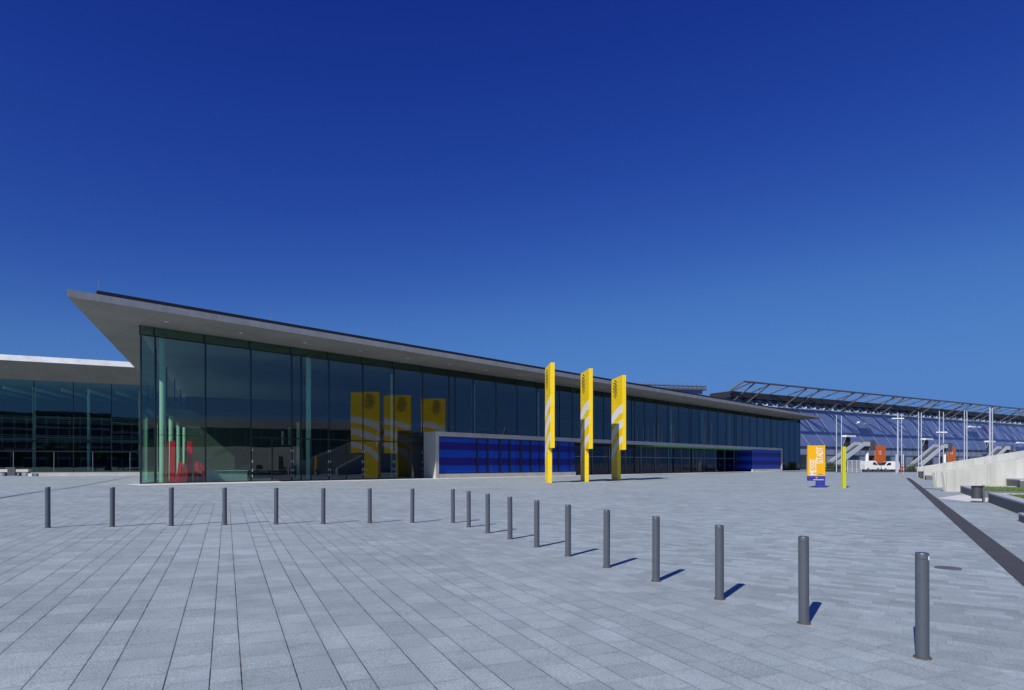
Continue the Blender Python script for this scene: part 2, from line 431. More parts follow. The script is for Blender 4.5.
# road in the distance
rp = [(64,118),(190,150),(181,190),(58,146)]
mb = MB(); mb.v = [(x,y,gz(x,y)+.03) for x,y in rp]; mb.f = [(0,1,2,3)]; mb.m = [0]
tag(mb.build('road', M['asphalt']), 'dark asphalt road in front of the blue hall', kind='structure')
# pale apron near the planters
ap = [at(937,498.2), at(962,494.6), at(989,498), at(987,502.2), at(972,502.2)]
mb = MB(); mb.v = [(p.x,p.y,p.z+.007) for p in ap]; mb.f = [tuple(range(len(ap)))]; mb.m = [0]
tag(mb.build('pale_path', M['band']), 'pale concrete path beside the litter bin', kind='structure')

# ------------------------------------------------------------------ bollards
BH, BR = .905, .052
def bollard_proto(plate):
    t = thing('bollard', 'x', 'bollard', group='grey bollards in two rows on the plaza')
    b = MB(); b.lathe([(BR,.012),(BR,BH-.058),(BR-.003,BH-.056),(BR-.003,BH-.053),(BR,BH-.051),(BR,BH-.012),(BR-.004,BH-.003),(BR-.014,BH),(.001,BH+.002)], 32)
    b.build('post', M['bollard'], t, smooth=True)
    c = MB(); c.lathe([(BR+.017,-.02),(BR+.017,.009),(BR+.010,.014),(BR+.001,.015)], 32)
    c.build('collar', M['collar'], t, smooth=True)
    if plate:
        k = MB(); k.box(-.011,.011,-.0025,.0025,-.016,.016)
        k.build('reflector_plate', M['white'], t, loc=(BR*.62, -BR*.80, BH-.045), rz=R(38), bevel=.001)
    return t
left_px = [(47,528.2),(111.5,527.2),(170.5,526.3),(224,525.4),(275.3,524.7),(322.5,524.3),(369,523.6),(411.5,523.2),(452.2,523.3)]
right_px = [(468,527.6),(487,533.5),(509.3,539.6),(536,547.5),(567.3,556.6),(605.9,567.9),(655.2,581.7),(718.7,599.7),(803.1,623.9),(921.6,658.3)]
words = ['leftmost','second','third','fourth','fifth','sixth','seventh','eighth','ninth']
llab = ['grey bollard at the left end of the long row, before the left glass hall',
 'second grey bollard from the left in the long row across the plaza',
 'grey bollard in the long row just before the red chairs in the glass',
 'fourth grey bollard from the left in the row parallel to the facade',
 'fifth grey bollard from the left in the row parallel to the facade',
 'sixth grey bollard from the left, before the glass doors of the hall',
 'seventh grey bollard from the left, below the reflected yellow pylon',
 'eighth grey bollard from the left, just left of the concrete portal end',
 'ninth grey bollard from the left, last of the row parallel to the facade']
rlab = ['farthest grey bollard of the row that runs towards the camera',
 'second farthest grey bollard of the row running towards the camera',
 'third farthest grey bollard of the row running towards the camera',
 'grey bollard standing below and left of the first yellow pylon',
 'grey bollard standing below the gap between the first two yellow pylons',
 'grey bollard standing straight below the third yellow pylon',
 'grey bollard fourth nearest to the camera in the right row',
 'grey bollard third nearest to the camera in the right row',
 'grey bollard second nearest to the camera in the right row',
 'nearest and largest grey bollard with a white plate at its top']
pb_, pp_ = bollard_proto(False), bollard_proto(True)
used = False
for (x, y), lb in list(zip(left_px, llab))+list(zip(right_px, rlab)):
    if x > 900: o = pp_
    elif not used: o = pb_; used = True
    else: o = copy_tree(pb_)
    p = at(x+.8, y-.5); o.location = p; o['label'] = lb
    o.rotation_euler = (R(random.uniform(-.4,.4)), R(random.uniform(-.4,.4)), R(random.uniform(-5,5)) if x < 900 else 0)
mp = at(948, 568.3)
c = MB(); c.lathe([(.19,.0),(.19,.008),(.175,.011),(.001,.011)], 28)  # dark disc stands in for a shadow streak on the paving
o = c.build('shadow_disc', M['granite_d'], loc=(mp.x,mp.y,mp.z), smooth=True); tag(o, 'dark round disc for a shadow on the paving just behind the nearest bollard', 'shadow disc')

# ------------------------------------------------------------------ entrance hall
HL = fac_s(800)
NM = int(round(HL/3.39)); MOD = HL/NM
hall = thing('entrance_hall', 'long glass entrance hall under a thin concrete roof with a pointed corner', 'exhibition hall', (P0.x,P0.y,Z0), YAW)
def loc_(w): # world xy -> hall local
    p = Vector(w[:2])-P0; return Vector((p.dot(S), -p.dot(N)))
uL = Vector((U.dot(S), -U.dot(N)))
ZG = zpx(324.5, P0.y)-Z0                     # top of the glass, local
OV = 4.4
sL = fac_s(67, OV); yL = fac_y(67, OV); ZE = zpx(296.3, yL)-Z0; ZT = zpx(288.9, yL)-Z0
sR = fac_s(821, OV)
tipL, tipR = Vector((sL,-OV)), Vector((sR,-OV))
kdir = Vector((V.dot(S), -V.dot(N)))         # back edge runs along V
Q1 = Vector((HL,0)) + uL*3.0
def meet(p, d, q, e):
    den = d.x*e.y-d.y*e.x; w = q-p; return p + d*((w.x*e.y-w.y*e.x)/den)
Q0 = meet(Q1, -kdir, Vector((0,0)), uL)
bR = tipR + uL*9; bL = meet(Q0+uL*3, kdir, tipL, uL); bR = meet(Q0+uL*3, kdir, tipR, uL) if meet(Q0+uL*3, kdir, tipR, uL).y > 0 else bR
outer = [tipL, tipR, bR, bL]; inner = [Vector((-.15,-.12)), Vector((HL+.1,-.12)), Q1, Q0]
mb = MB()
mb.v = [(p.x,p.y,ZE) for p in outer]+[(p.x,p.y,ZG) for p in inner]+[(p.x,p.y,ZT) for p in outer]
def q(*f, mi=0): mb.f.append(f); mb.m.append(mi)
for i in range(4):
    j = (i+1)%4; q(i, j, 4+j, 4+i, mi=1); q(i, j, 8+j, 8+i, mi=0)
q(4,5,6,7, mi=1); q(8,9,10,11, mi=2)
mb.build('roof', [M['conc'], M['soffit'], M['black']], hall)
roof = [o for o in hall.children if o.name.startswith('roof')][0]
# black upstand behind the roof edge
su = fac_s(97, OV-.7); yu = fac_y(97, OV-.7); zu = zpx(290.3, yu)-Z0
mb = MB(); mb.box(su, fac_s(800, OV-.7), -OV+.7, -OV+.95, ZT-.05, zu); mb.build('roof_upstand', M['black'], roof)
for pxr in (98.5, 271):
    s_ = fac_s(pxr, OV-1.2); mb = MB(); mb.tube((s_,-OV+1.2,ZT),(s_,-OV+1.2,ZT+1.25),.014,8,.006); mb.build('lightning_rod', M['steel'], roof)
for k in range(26):
    xd = 1.0+k*5.085; f_ = .45
    zd = ZE+(ZG-ZE)*(OV-OV*f_)/(OV-.12)
    m_ = MB(); m_.tube((xd,-OV*f_,zd-.035),(xd,-OV*f_,zd+.05),.13,14); m_.build('downlight', M['steel_l'], roof)
# floor, back walls
mb = MB(); mb.prism([(0.05,.06),(HL-.05,.06),tuple(Q1),tuple(Q0)], -.6, .012); mb.build('floor', M['int_floor'], hall)
def wall_seg(a, b, t, z0, z1, name, mat):
    m_ = MB(); m_.bar((a.x,a.y,(z0+z1)/2),(b.x,b.y,(z0+z1)/2), t, z1-z0); return m_.build(name, mat, hall)
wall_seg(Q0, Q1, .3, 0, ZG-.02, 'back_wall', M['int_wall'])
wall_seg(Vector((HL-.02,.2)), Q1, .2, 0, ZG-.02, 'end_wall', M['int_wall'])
# curtain wall: one panel per module
ZB = ZG - 10.5/F*P0.y                        # underside of the recessed top band
ZTR = zpx(438.5, fac_y(292))-Z0              # transom above the doors
pS1 = fac_s(423.3)                           # portal ends
pS2 = fac_s(782.5, 1.9)
xs_, xe_ = pS1, pS2; por_zz = zpx(431.3, fac_y(435, 1.9))-Z0
def tilt(mb, a):
    xc = sum(v[0] for v in mb.v)/len(mb.v); zc = sum(v[2] for v in mb.v)/len(mb.v)
    t1, t2 = random.uniform(-a,a), random.uniform(-a*.6,a*.6)
    mb.v = [(x, y+t1*(x-xc)+t2*(z-zc), z) for x,y,z in mb.v]
OFF = .9
NM = int((HL-OFF)/3.39)+2
def edge(i): return 0.0 if i <= 0 else min(HL, OFF+(i-1)*3.39)
def bay(i):
    x0, x1 = edge(i), edge(i+1)
    low = .02
    if x0 > xs_-.6 and x1 < xe_+3.0: low = por_zz-.3
    m_ = MB(); m_.box(x0+.02, x1-.02, -.012, .012, low, ZB); tilt(m_, .0022); p = m_.build('glass_panel', M['glass'], hall)
    m_ = MB(); m_.box(x0-.035, x0+.035, -.05, .16, low-.02, ZB)
    m_.box(x0+.035, x1-.035, -.02, .12, ZB-.01, ZB+.07); m_.box(x0+.035, x1-.035, -.035, .09, low-.02, low+.05)
    m_.build('mullion', M['mull'], p)
    m_ = MB(); m_.box(x0+.02, x1-.02, .22, .245, ZB+.05, ZG-.01); m_.build('clerestory_pane', M['glass_top'], p)
    m_ = MB(); m_.box(x0-.03, x0+.03, .2, .32, ZB+.07, ZG); m_.build('clerestory_post', M['mull'], p)
    return p
for i in range(NM):
    if edge(i) >= HL-.2: break
    p = bay(i)
    x0 = edge(i); MOD = edge(i+1)-x0
    if 3 <= i <= 7 or i == 1:
        m_ = MB(); m_.box(x0+.035, x0+MOD-.035, -.045, .1, ZTR-.05, ZTR+(.05 if i > 1 else -.02)); m_.build('transom', M['mull'], p)
    if 3 <= i <= 7 and x0+MOD < pS1+1:
        m_ = MB(); m_.box(x0+.035+MOD*.5-.06, x0+MOD*.5+.06, -.045, .1, .07, ZTR-.05); m_.build('door_stile', M['mull'], p)
        for sx in (.09, MOD-.09):
            for z in (.35, .8, 1.5, 2.4):
                m_ = MB(); m_.box(x0+sx-.02, x0+sx+.02, -.075, -.046, z, z+.2)
                m_.build('hinge', M['steel_l'], p)
    if i % 5 == 4:
        m_ = MB(); m_.box(x0+.78, x0+.86, -.05, .16, .07, ZB-.02); m_.build('fin_post', M['mull'], p)
m_ = MB(); m_.box(HL-.03, HL+.05, -.05, .16, 0, ZG-.02); m_.build('corner_post', M['mull'], hall)
# left return: glass too
nl = 5; ll = Q0.length
for i in range(nl):
    a, b = uL*(ll*i/nl)+Vector((.0,.0)), uL*(ll*(i+1)/nl)
    if i == 0: a = uL*.08
    m_ = MB(); m_.bar((a.x,a.y,ZB/2),(b.x,b.y,ZB/2), .024, ZB); p = m_.build('side_panel', M['glass'], hall)
    m_ = MB(); m_.bar((b.x,b.y,0),(b.x,b.y,ZG-.02), .08, .12); m_.build('side_mullion', M['mull'], p)
# white columns inside
SP = fac_s(308.5,-2.8)-fac_s(162.5,-2.8); S0_ = fac_s(162.5,-2.8)-uL.x*(2.8/uL.y)
for k in range(12):
    for j, dep in enumerate((2.8, 10.5, 19.0, 28.0)):
        a = Vector((S0_+k*SP, 0)) + uL*(dep/uL.y)
        if a.y > (Q0.y + (Q1.y-Q0.y)*(a.x-Q0.x)/(Q1.x-Q0.x))-1.5: continue
        if a.x > HL-2: continue
        if pS1-1 < a.x < pS2+1 and a.y < 6: a.y += 4
        m_ = MB(); m_.tube((a.x,a.y,0.013),(a.x,a.y,ZG-.05 if j == 0 else 5.6), .21, 20); m_.build('interior_column', M['column'], hall, smooth=True)
# gallery and stair inside
gal = MB(); gal.prism([tuple(uL*(8/uL.y)+Vector((.6,0))),(HL*.62,8),(HL*.36,25),tuple(uL*(25/uL.y)+Vector((.6,0)))], 5.6, 6.0)
gal.build('gallery_floor', M['int_wall'], hall)
st = MB()
for k in range(22): st.box(7.5+k*.32, 7.5+k*.32+.36, 17.5, 19.6, .17*k, .17*k+.06)
st.build('interior_stair', M['int_wall'], hall)
pw = MB(); pw.box(12, 40, 13.5, 13.7, 0, 3.4); pw.box(52, 78, 9.5, 9.7, 0, 8.0)
pw.build('partition_wall', M['int_wall'], hall)

# --- concrete portal box
PO = 1.9
por_z = zpx(431.3, fac_y(435, PO))-Z0
xs0, xe = pS1, pS2
sEnt0, sEnt1 = fac_s(576, PO), fac_s(753, PO)
TH = .42
portal = MB(); portal.box(xs0, xs0+TH, -PO, -.055, -.3, por_z-.44); portal.build('portal_wall', M['conc_l'], hall, bevel=.012)
portal = MB(); portal.box(xe-.3, xe, -PO, -.055, -.3, por_z-.44); portal.build('portal_wall', M['conc_l'], hall, bevel=.012)
portal = MB(); portal.box(xs0, xe, -PO, -.055, por_z-.437, por_z); portal.build('portal_lintel', M['conc_l'], hall, bevel=.012)
portal = MB(); portal.box(xs0+TH+.003, sEnt0, -PO+.02, -.06, -.3, .42); portal.build('portal_sill', M['conc_l'], hall, bevel=.012)
portal = MB(); portal.box(sEnt1, xe-.303, -PO+.02, -.06, -.3, .42); portal.build('portal_sill', M['conc_l'], hall, bevel=.012)
bz0, bz1 = .423, por_z-.44
def blue_run(a, b, posts):
    m_ = MB(); m_.box(a, b, -PO+.22, -PO+.26, bz0, bz1); p = m_.build('blue_glazing', M['blue'], hall)
    m_ = MB()
    m_.box(a, b, -PO+.18, -PO+.30, bz0, bz0+.09); m_.box(a, b, -PO+.18, -PO+.30, bz1-.09, bz1)
    m_.box(a-.05, a, -PO+.18, -PO+.30, bz0, bz1)
    for x in posts: m_.box(x-.12, x+.12, -PO+.17, -PO+.217, bz0+.09, bz1-.09)
    m_.build('glazing_frame', M['mull'], p)
a = xs0+TH+.055
blue_run(a, sEnt0-.05, [fac_s(x, PO) for x in (478.5, 489, 501, 511, 522, 532, 541, 560, 571)])
blue_run(sEnt1+.01, xe-.31, [])
# sides of the entrance recess, set back into the hall
RD = 3.6
m_ = MB(); m_.box(sEnt1, sEnt1+.2, -PO+.3, RD, 0.02, bz1); m_.build('recess_wall', M['blue'], hall)
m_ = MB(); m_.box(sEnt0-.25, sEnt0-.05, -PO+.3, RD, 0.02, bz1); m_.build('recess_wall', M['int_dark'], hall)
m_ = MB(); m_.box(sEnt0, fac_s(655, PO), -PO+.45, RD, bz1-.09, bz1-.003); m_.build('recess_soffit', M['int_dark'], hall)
m_ = MB(); m_.box(fac_s(655, PO)+.01, sEnt1, -PO+.10, RD, bz1-.14, bz1-.003); m_.build('recess_soffit', M['green'], hall)
nd = 13; dw = (sEnt1-sEnt0)/nd
for i in range(nd):
    x0 = sEnt0+i*dw
    m_ = MB(); m_.box(x0+.05, x0+dw-.05, RD-1.9-.01, RD-1.9+.01, .05, bz1-.15); d = m_.build('entrance_door', M['door_glass'], hall)
    m_ = MB(); m_.box(x0, x0+.05, RD-2.0, RD-1.82, .0, bz1-.14); m_.box(x0+dw-.05, x0+dw-.002, RD-2.0, RD-1.82, .0, bz1-.14)
    m_.box(x0+.05, x0+dw-.05, RD-1.95, RD-1.85, 2.35, 2.43); m_.build('door_frame', M['steel'], d)
    m_ = MB(); m_.tube((x0+dw*.5-.1, RD-2.02, .9), (x0+dw*.5-.1, RD-2.02, 1.5), .018, 8); m_.build('door_handle', M['steel_l'], d)
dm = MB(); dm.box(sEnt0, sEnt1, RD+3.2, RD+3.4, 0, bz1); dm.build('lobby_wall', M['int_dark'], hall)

# --- red chairs and counter inside (things of their own)
def red_chair(px, oy, lab):
    s_ = fac_s(px, -oy); w = P0 + S*s_ - N*oy
    t = thing('lounge_chair', lab, 'chair', (w.x,w.y,Z0+.013), YAW-R(20), 'red high backed chairs inside the glass')
    m_ = MB(); m_.profile([(-.26,0),(.12,0),(.16,3.1),(-.22,3.1)], -.3, .3); m_.build('backrest', M['red'], t, bevel=.03)
    m_ = MB(); m_.profile([(-.42,0),(-.32,0),(-.29,3.05),(-.39,3.05)], -.3, .3); m_.build('rear_panel', M['red_d'], t, bevel=.03)
    m_ = MB(); m_.profile([(.16,0),(.44,0),(.64,1.55),(.36,1.55)], -.3, .3); m_.build('seat', M['red'], t, bevel=.03)
    m_ = MB(); m_.profile([(.46,0),(.92,0),(1.04,.5),(1.0,1.05),(.88,1.45),(.67,1.45)], -.28, .28); m_.build('side_shell', M['red_d'], t, bevel=.04)
    return t
red_chair(173.2, 2.3, 'tall red high backed chair behind the glass, nearer the hall corner')
red_chair(190.5, 2.6, 'tall red high backed chair behind the glass, farther from the hall corner')
s0, s1 = fac_s(209,-3), fac_s(246,-3); w = P0+S*((s0+s1)/2)-N*3.2
m_ = MB(); m_.box(-(s1-s0)/2,(s1-s0)/2,-.5,.5,0.013,.82); m_.box(-(s1-s0)/2-.05,(s1-s0)/2+.05,-.56,.56,.823,.88)
tag(m_.build('counter', M['counter'], loc=(w.x,w.y,Z0), rz=YAW, bevel=.02), 'low pale counter standing behind the glass beside the red chairs', 'counter')

# ------------------------------------------------------------------ yellow pylons
BW, BT = 3.35, .36
def pylon(px, Y, H, lab, leg_frac, zc, dx):
    X = (px-CX)/F*Y
    d = Vector((dx,1)).normalized(); yaw = math.atan2(d.y,d.x)
    z = gz(X,Y)
    t = thing('banner_pylon', lab, 'pylon', (X,Y,z), yaw, 'yellow banner pylons before the portal')
    # x: near -> far, left face is +y
    m_ = MB(); m_.profile([(0,zc),(BW*leg_frac,zc),(BW*leg_frac,-.15),(BW,-.15),(BW,H),(0,H)], -BT/2, BT/2)
    m_.build('blade', M['yellow'], t, bevel=.015)
    k = H/10.04
    ca, cz = -.62, -1.05
    for r0, r1 in ((4.75,5.4),(6.15,6.95),(7.55,8.35)):
        for side in (1,-1):
            m_ = MB(); n = 40; pts = []
            for i in range(n+1):
                a = .02+(BW-.04)*i/n
                zo = cz+math.sqrt(max(0,r1*r1-(a-ca)**2)); zi = cz+math.sqrt(max(0,r0*r0-(a-ca)**2)) if r0 > abs(a-ca) else -9
                lo = zc+.02 if a < BW*leg_frac else .3
                zi = max(zi, lo)
                if zo > zi+.01: pts.append((a,zi,zo))
            y0, y1 = (BT/2+.001, BT/2+.005) if side > 0 else (-BT/2-.005, -BT/2-.001)
            poly = [(a,o_) for a,i_,o_ in pts]+[(a,i_) for a,i_,o_ in reversed(pts)]
            m_.v = [(a,y,z_) for y in (y0,y1) for (a,z_) in poly]; L_ = len(pts); P_ = 2*L_
            for i in range(L_-1):
                for base in (0,P_): m_.f.append((base+i, base+i+1, base+P_-2-i, base+P_-1-i)); m_.m.append(0)
            for i in range(P_): m_.f.append((i,(i+1)%P_,P_+(i+1)%P_,P_+i)); m_.m.append(0)
            m_.build('arc_stripe', M['white'], t)
    # emblem of stacked curved stripes
    for side in (1,-1):
        m_ = MB(); cx_, cz_ = BW*.64, H-1.15
        y0, y1 = (BT/2+.001, BT/2+.005) if side > 0 else (-BT/2-.005, -BT/2-.001)
        ns = 6
        for si in range(ns):
            zz = -.8+1.6*(si+.5)/ns; half = math.sqrt(max(.02,.82**2-zz*zz))*.80
            n = 14; th = .20*(.55+.45*math.cos(zz*1.5))
            top, bot = [], []
            for i in range(n+1):
                a = -half+2*half*i/n; sk = .16*math.sin(a*2.4+si*.25)+a*.28
                tt = th*(math.sin(math.pi*(i+.6)/(n+1.2)))**.6
                top.append((cx_+a-zz*.2, cz_+zz+sk+tt/2)); bot.append((cx_+a-zz*.2, cz_+zz+sk-tt/2))
            b0 = len(m_.v); P_ = 2*(n+1)
            for y in (y0,y1): m_.v += [(a,y,z_) for a,z_ in top+bot[::-1]]
            for i in range(n):
                for base in (0,P_): m_.f.append((b0+base+i,b0+base+i+1,b0+base+P_-2-i,b0+base+P_-1-i)); m_.m.append(0)
            for i in range(P_): m_.f.append((b0+i,b0+(i+1)%P_,b0+P_+(i+1)%P_,b0+P_+i)); m_.m.append(0)
        m_.build('emblem', M['logo'], t)
    return t
pylon(552.6, 51.5, 10.04, 'yellow banner pylon nearest the camera, left one of the three', .46, 2.95, -.08)
pylon(590.9, 54.7, 10.04, 'middle yellow banner pylon, its lower half in the shadow of its neighbour', .46, 2.95, -.11)
pylon(624.3, 58.8, 10.04, 'yellow banner pylon farthest from the camera, right one of the three', .46, 2.95, -.155)

# ------------------------------------------------------------------ amber sign and lime post
Ys = 42.0
p = at(821, 487.6); sc = p.y/F
t = thing('info_sign', 'amber sign board with white vertical lettering on a blue foot', 'sign', ((816.1-CX)*sc, p.y, p.z), R(4))
w2 = 8.8*sc
m_ = MB(); m_.box(-w2, w2, -.09, .09, 11.6*sc, 42.1*sc); m_.build('sign_face', M['orange_y'], t, bevel=.01)
m_ = MB(); m_.box(-w2, w2, -.088, .088, 6.8*sc, 11.55*sc); bb = m_.build('blue_band', M['sign_blue'], t, bevel=.01)
m_ = MB(); m_.box(0, w2-.003, -.085, .085, -.1, 6.75*sc); m_.build('foot', M['sign_blue'], t, bevel=.01)
GLY = {'M':((0,0,0,6),(0,6,2,3),(2,3,4,6),(4,6,4,0)),'E':((0,0,0,6),(0,6,3.6,6),(0,3,3.2,3),(0,0,3.6,0)),
 'S':((3.8,5,3,6),(3,6,1,6),(1,6,0,5),(0,5,0,4),(0,4,3.8,2.2),(3.8,2.2,3.8,1),(3.8,1,3,0),(3,0,1,0),(1,0,0,1)),
 'T':((0,6,4,6),(2,6,2,0)),'A':((0,0,2,6),(2,6,4,0),(.8,2,3.2,2)),'D':((0,0,0,6),(0,6,2.4,6),(2.4,6,3.8,4.6),(3.8,4.6,3.8,1.4),(3.8,1.4,2.4,0),(2.4,0,0,0))}
def word(wd, x_right, z0, z1, cap, parent):
    # reads upwards: glyph x -> +z, glyph y -> -x (letters lie on their left side)
    n_ = len(wd); adv = (z1-z0)/n_; sx_ = adv*.80/4; sy_ = cap/6
    for q_, ch in enumerate(wd):
        mb_ = MB()
        for si, (a0,b0,a1,b1) in enumerate(GLY[ch]):
            P_ = (x_right-b0*sy_, z0+q_*adv+a0*sx_+adv*.08); Q_ = (x_right-b1*sy_, z0+q_*adv+a1*sx_+adv*.08)
            dx_, dz_ = Q_[0]-P_[0], Q_[1]-P_[1]; L_ = math.hypot(dx_,dz_); ex, ez = dx_/L_, dz_/L_
            hw = adv*.105 if abs(ex) > abs(ez) else cap*.075
            P_ = (P_[0]-ex*.02, P_[1]-ez*.02); Q_ = (Q_[0]+ex*.02, Q_[1]+ez*.02); y1 = -.0905-si*.0006
            cs = [(P_[0]-ez*hw,P_[1]+ex*hw),(Q_[0]-ez*hw,Q_[1]+ex*hw),(Q_[0]+ez*hw,Q_[1]-ex*hw),(P_[0]+ez*hw,P_[1]-ex*hw)]
            mb_.add([(x,-.09,z) for x,z in cs]+[(x,y1-.004,z) for x,z in cs],[(0,1,2,3),(7,6,5,4),(0,4,5,1),(1,5,6,2),(2,6,7,3),(3,7,4,0)])
        mb_.build('letter', M['white'], parent)
word('MESSE', -1.0*sc, 12.6*sc, 29.2*sc, 5.8*sc, t)
word('STADT', 5.9*sc, 24.0*sc, 40.6*sc, 5.8*sc, t)
m_ = MB()
for k in range(7): m_.box((1.2+.75*k)*sc, (1.2+.75*k+.5)*sc, -.094, -.0905, 13.0*sc, 13.8*sc)
m_.build('small_print', M['sign_blue'], t)
m_ = MB()
for k in range(3): m_.box((-.9-.25*k)*sc, (.9-.25*k)*sc, -.0925, -.0885, (9.4+.55*k)*sc, (9.75+.55*k)*sc)
m_.build('emblem', M['orange_y'], bb)
m_ = MB()
for k in range(13): m_.box((-3.6+.85*k)*sc, (-3.6+.85*k+.55)*sc, -.0925, -.0885, 7.5*sc, 8.3*sc)
m_.build('small_print', M['white'], bb)
p = at(844, 488); sc = p.y/F
t = thing('marker_post', 'tall slim lime yellow marker post beside the amber sign', 'post', (p.x,p.y,p.z), 0)
m_ = MB(); m_.box(-.108,.108,-.09,.09,-.1,2.82); m_.build('shaft', M['lime'], t, bevel=.012)
m_ = MB(); m_.box(.109,.125,-.05,.05,1.35,1.6); m_.build('side_plate', M['white'], t)

# ------------------------------------------------------------------ left glass hall
VL = Vector((1861-CX, F)).normalized(); NL = Vector((VL.y,-VL.x)); YL_ = math.atan2(VL.y, VL.x)
zl = Z0; Yr = (E-zl)*F/8.0
A = Vector(((138-CX)/F*Yr, Yr))              # foot of the glass at column 138
lh = thing('glass_hall', 'long glazed hall with white concrete roof edge at far left', 'exhibition hall', (A.x,A.y,zl), YL_)
zg = zpx(385, Yr)-zl
def lh_pt(px, o):
    t = (px-CX)/F; q_ = A+NL*o; return (t*q_.y-q_.x)/(VL.x-t*VL.y), 0
bw = lh_pt(111.5,0)[0]-lh_pt(73.5,0)[0]; x0 = lh_pt(111.5,0)[0]-12*bw; x1 = lh_pt(111.5,0)[0]+3*bw
ovl = 6.0; sE = lh_pt(132, ovl)[0]; yE = (A+NL*ovl+VL*sE).y
ze0, ze1 = zpx(367.2, yE)-zl, zpx(362.0, yE)-zl
mb = MB()
o4 = [(x0,-ovl),(x1,-ovl),(x1,34),(x0,34)]; i4 = [(x0,-.1),(x1,-.1),(x1,30),(x0,30)]
mb.v = [(x,y,ze0) for x,y in o4]+[(x,y,zg) for x,y in i4]+[(x,y,ze1) for x,y in o4]
for i in range(4):
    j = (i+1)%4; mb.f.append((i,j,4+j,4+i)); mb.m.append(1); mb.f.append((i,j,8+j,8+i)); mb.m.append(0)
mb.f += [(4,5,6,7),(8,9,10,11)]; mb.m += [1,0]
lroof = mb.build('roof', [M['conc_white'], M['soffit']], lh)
m_ = MB()
for k in range(9): m_.tube((x0+4+k*9,-ovl+.6,ze1),(x0+4+k*9,-ovl+.6,ze1+.35),.05,8)
m_.build('roof_fitting', M['steel_d'], lroof)
nb = 15
dz = zpx(452, Yr)-zl
for i in range(nb):
    a, b = x0+i*bw, x0+(i+1)*bw
    m_ = MB(); m_.box(a+.03,b-.03,-.012,.012,dz+.1,zg-.01); tilt(m_, .003); p = m_.build('glass_panel', M['glass_l'], lh)
    m_ = MB(); m_.box(a-.05,a+.05,-.05,.2,0,zg-.02); m_.box(a+.05,b-.05,-.05,.15,dz-.08,dz+.1); m_.build('mullion', M['mull'], p)
    for k in range(2):
        c0, c1 = a+.06+k*(bw/2), a+.06+(k+1)*(bw/2)-.08
        m_ = MB(); m_.box(c0,c1,.02,.04,.05,dz-.09); d_ = m_.build('glass_door', M['glass_l'], lh)
        m_ = MB(); m_.box(c1,c1+.05,-.03,.1,0,dz-.09); m_.build('door_stile', M['steel'], d_)
m_ = MB(); m_.box(x0,x1,0.1,30,-.4,.015); m_.build('floor', M['int_floor'], lh)
m_ = MB(); m_.box(x0,x1,29.7,30,0.02,zg-.02); m_.box(x0,x0+.3,0.3,29.7,.02,zg-.02); m_.box(x1-.3,x1,.3,29.7,.02,zg-.02); m_.build('back_wall', M['int_wall'], lh)
for zz, yy in ((5.2,7.0),(8.6,10.0)):
    m_ = MB(); m_.box(x0+.5,x1-.5,yy,24,zz,zz+.35); m_.build('mezzanine', M['int_wall'], lh)
    m_ = MB()
    for z in (.45,.8,1.15): m_.box(x0+.5,x1-.5,yy-.06,yy-.01,zz+z,zz+z+.06)
    m_.build('railing', M['steel'], lh)
m_ = MB()
for k in range(24): m_.bar((x0+3+k*3.9, .8, zg-1.3),(x0+6.2+k*3.9, 22, zg-1.3),.16,.5)
m_.build('ceiling_beams', M['column'], lh)
for k in range(12):
    for yy in (9.0,):
        m_ = MB(); m_.tube((x0+4+k*8,yy,0),(x0+4+k*8,yy,zg-.1),.24,14); m_.build('interior_column', M['column'], lh, smooth=True)
m_ = MB()
for zx in (-52,-46,-40,-34):
    m_.box(zx,zx+.2,4,4.2,.1,9.5)
for z in (2.4,4.2,6.0,7.8,9.4): m_.box(-52,-33.8,4.02,4.18,z,z+.15)
m_.build('display_frame', M['steel_d'], lh)

# kerb before the left hall and concrete seats at far left
k1, k2 = at(39,476.2), at(140,475.6)
d_ = Vector((k2.x-k1.x,k2.y-k1.y)); L_ = d_.length
m_ = MB(); m_.box(0,L_+3,-.15,.35,-.15,.36)
tag(m_.build('kerb_wall', M['conc_l'], loc=(k1.x,k1.y,k1.z), rz=math.atan2(d_.y,d_.x), bevel=.02), 'long low pale kerb before the left glass hall', 'low wall')
def seat(xa, xb, lab):
    p = at((xa+xb)/2, 476); w_ = (xb-xa)/F*p.y
    t = thing('bench', lab, 'bench', (p.x,p.y,p.z), R(6), 'pale benches before the left hall')
    m_ = MB(); m_.box(-w_/2,w_/2,-.3,.3,.46,.78); m_.build('seat', M['conc_l'], t, bevel=.015)
    for sx in (-1,1):
        m_ = MB(); m_.box(sx*w_*.36-.12,sx*w_*.36+.12,-.22,.22,-.05,.417); m_.build('leg', M['granite_d'], t)
seat(-22, 8, 'long pale bench cut by the left edge of the picture')
seat(18, 29.5, 'short pale bench right of the dark planter box')
p = at(12.8, 475.6)
t = thing('planter_box', 'dark grey cube planter between two pale benches', 'planter', (p.x,p.y,p.z), R(6))
m_ = MB(); m_.box(-.55,.55,-.45,.45,-.05,.98); m_.build('tub', M['slate'], t, bevel=.02)
m_ = MB(); m_.box(-.48,.48,-.38,.38,.982,1.0); m_.build('soil', M['soil'], t)
p = at(31.3, 476.2)
m_ = MB(); m_.box(-.23,.23,-.2,.2,-.05,.32); tag(m_.build('stone_block', M['conc_l'], loc=(p.x,p.y,p.z), bevel=.02), 'small pale stone block right of the short bench', 'stone block')
p = at(36.2, 476.2)
m_ = MB(); m_.box(-.25,.25,-.2,.2,-.05,.3); tag(m_.build('stone_block', M['granite_d'], loc=(p.x,p.y,p.z), bevel=.02), 'small dark stone block at the end of the pale kerb', 'stone block')

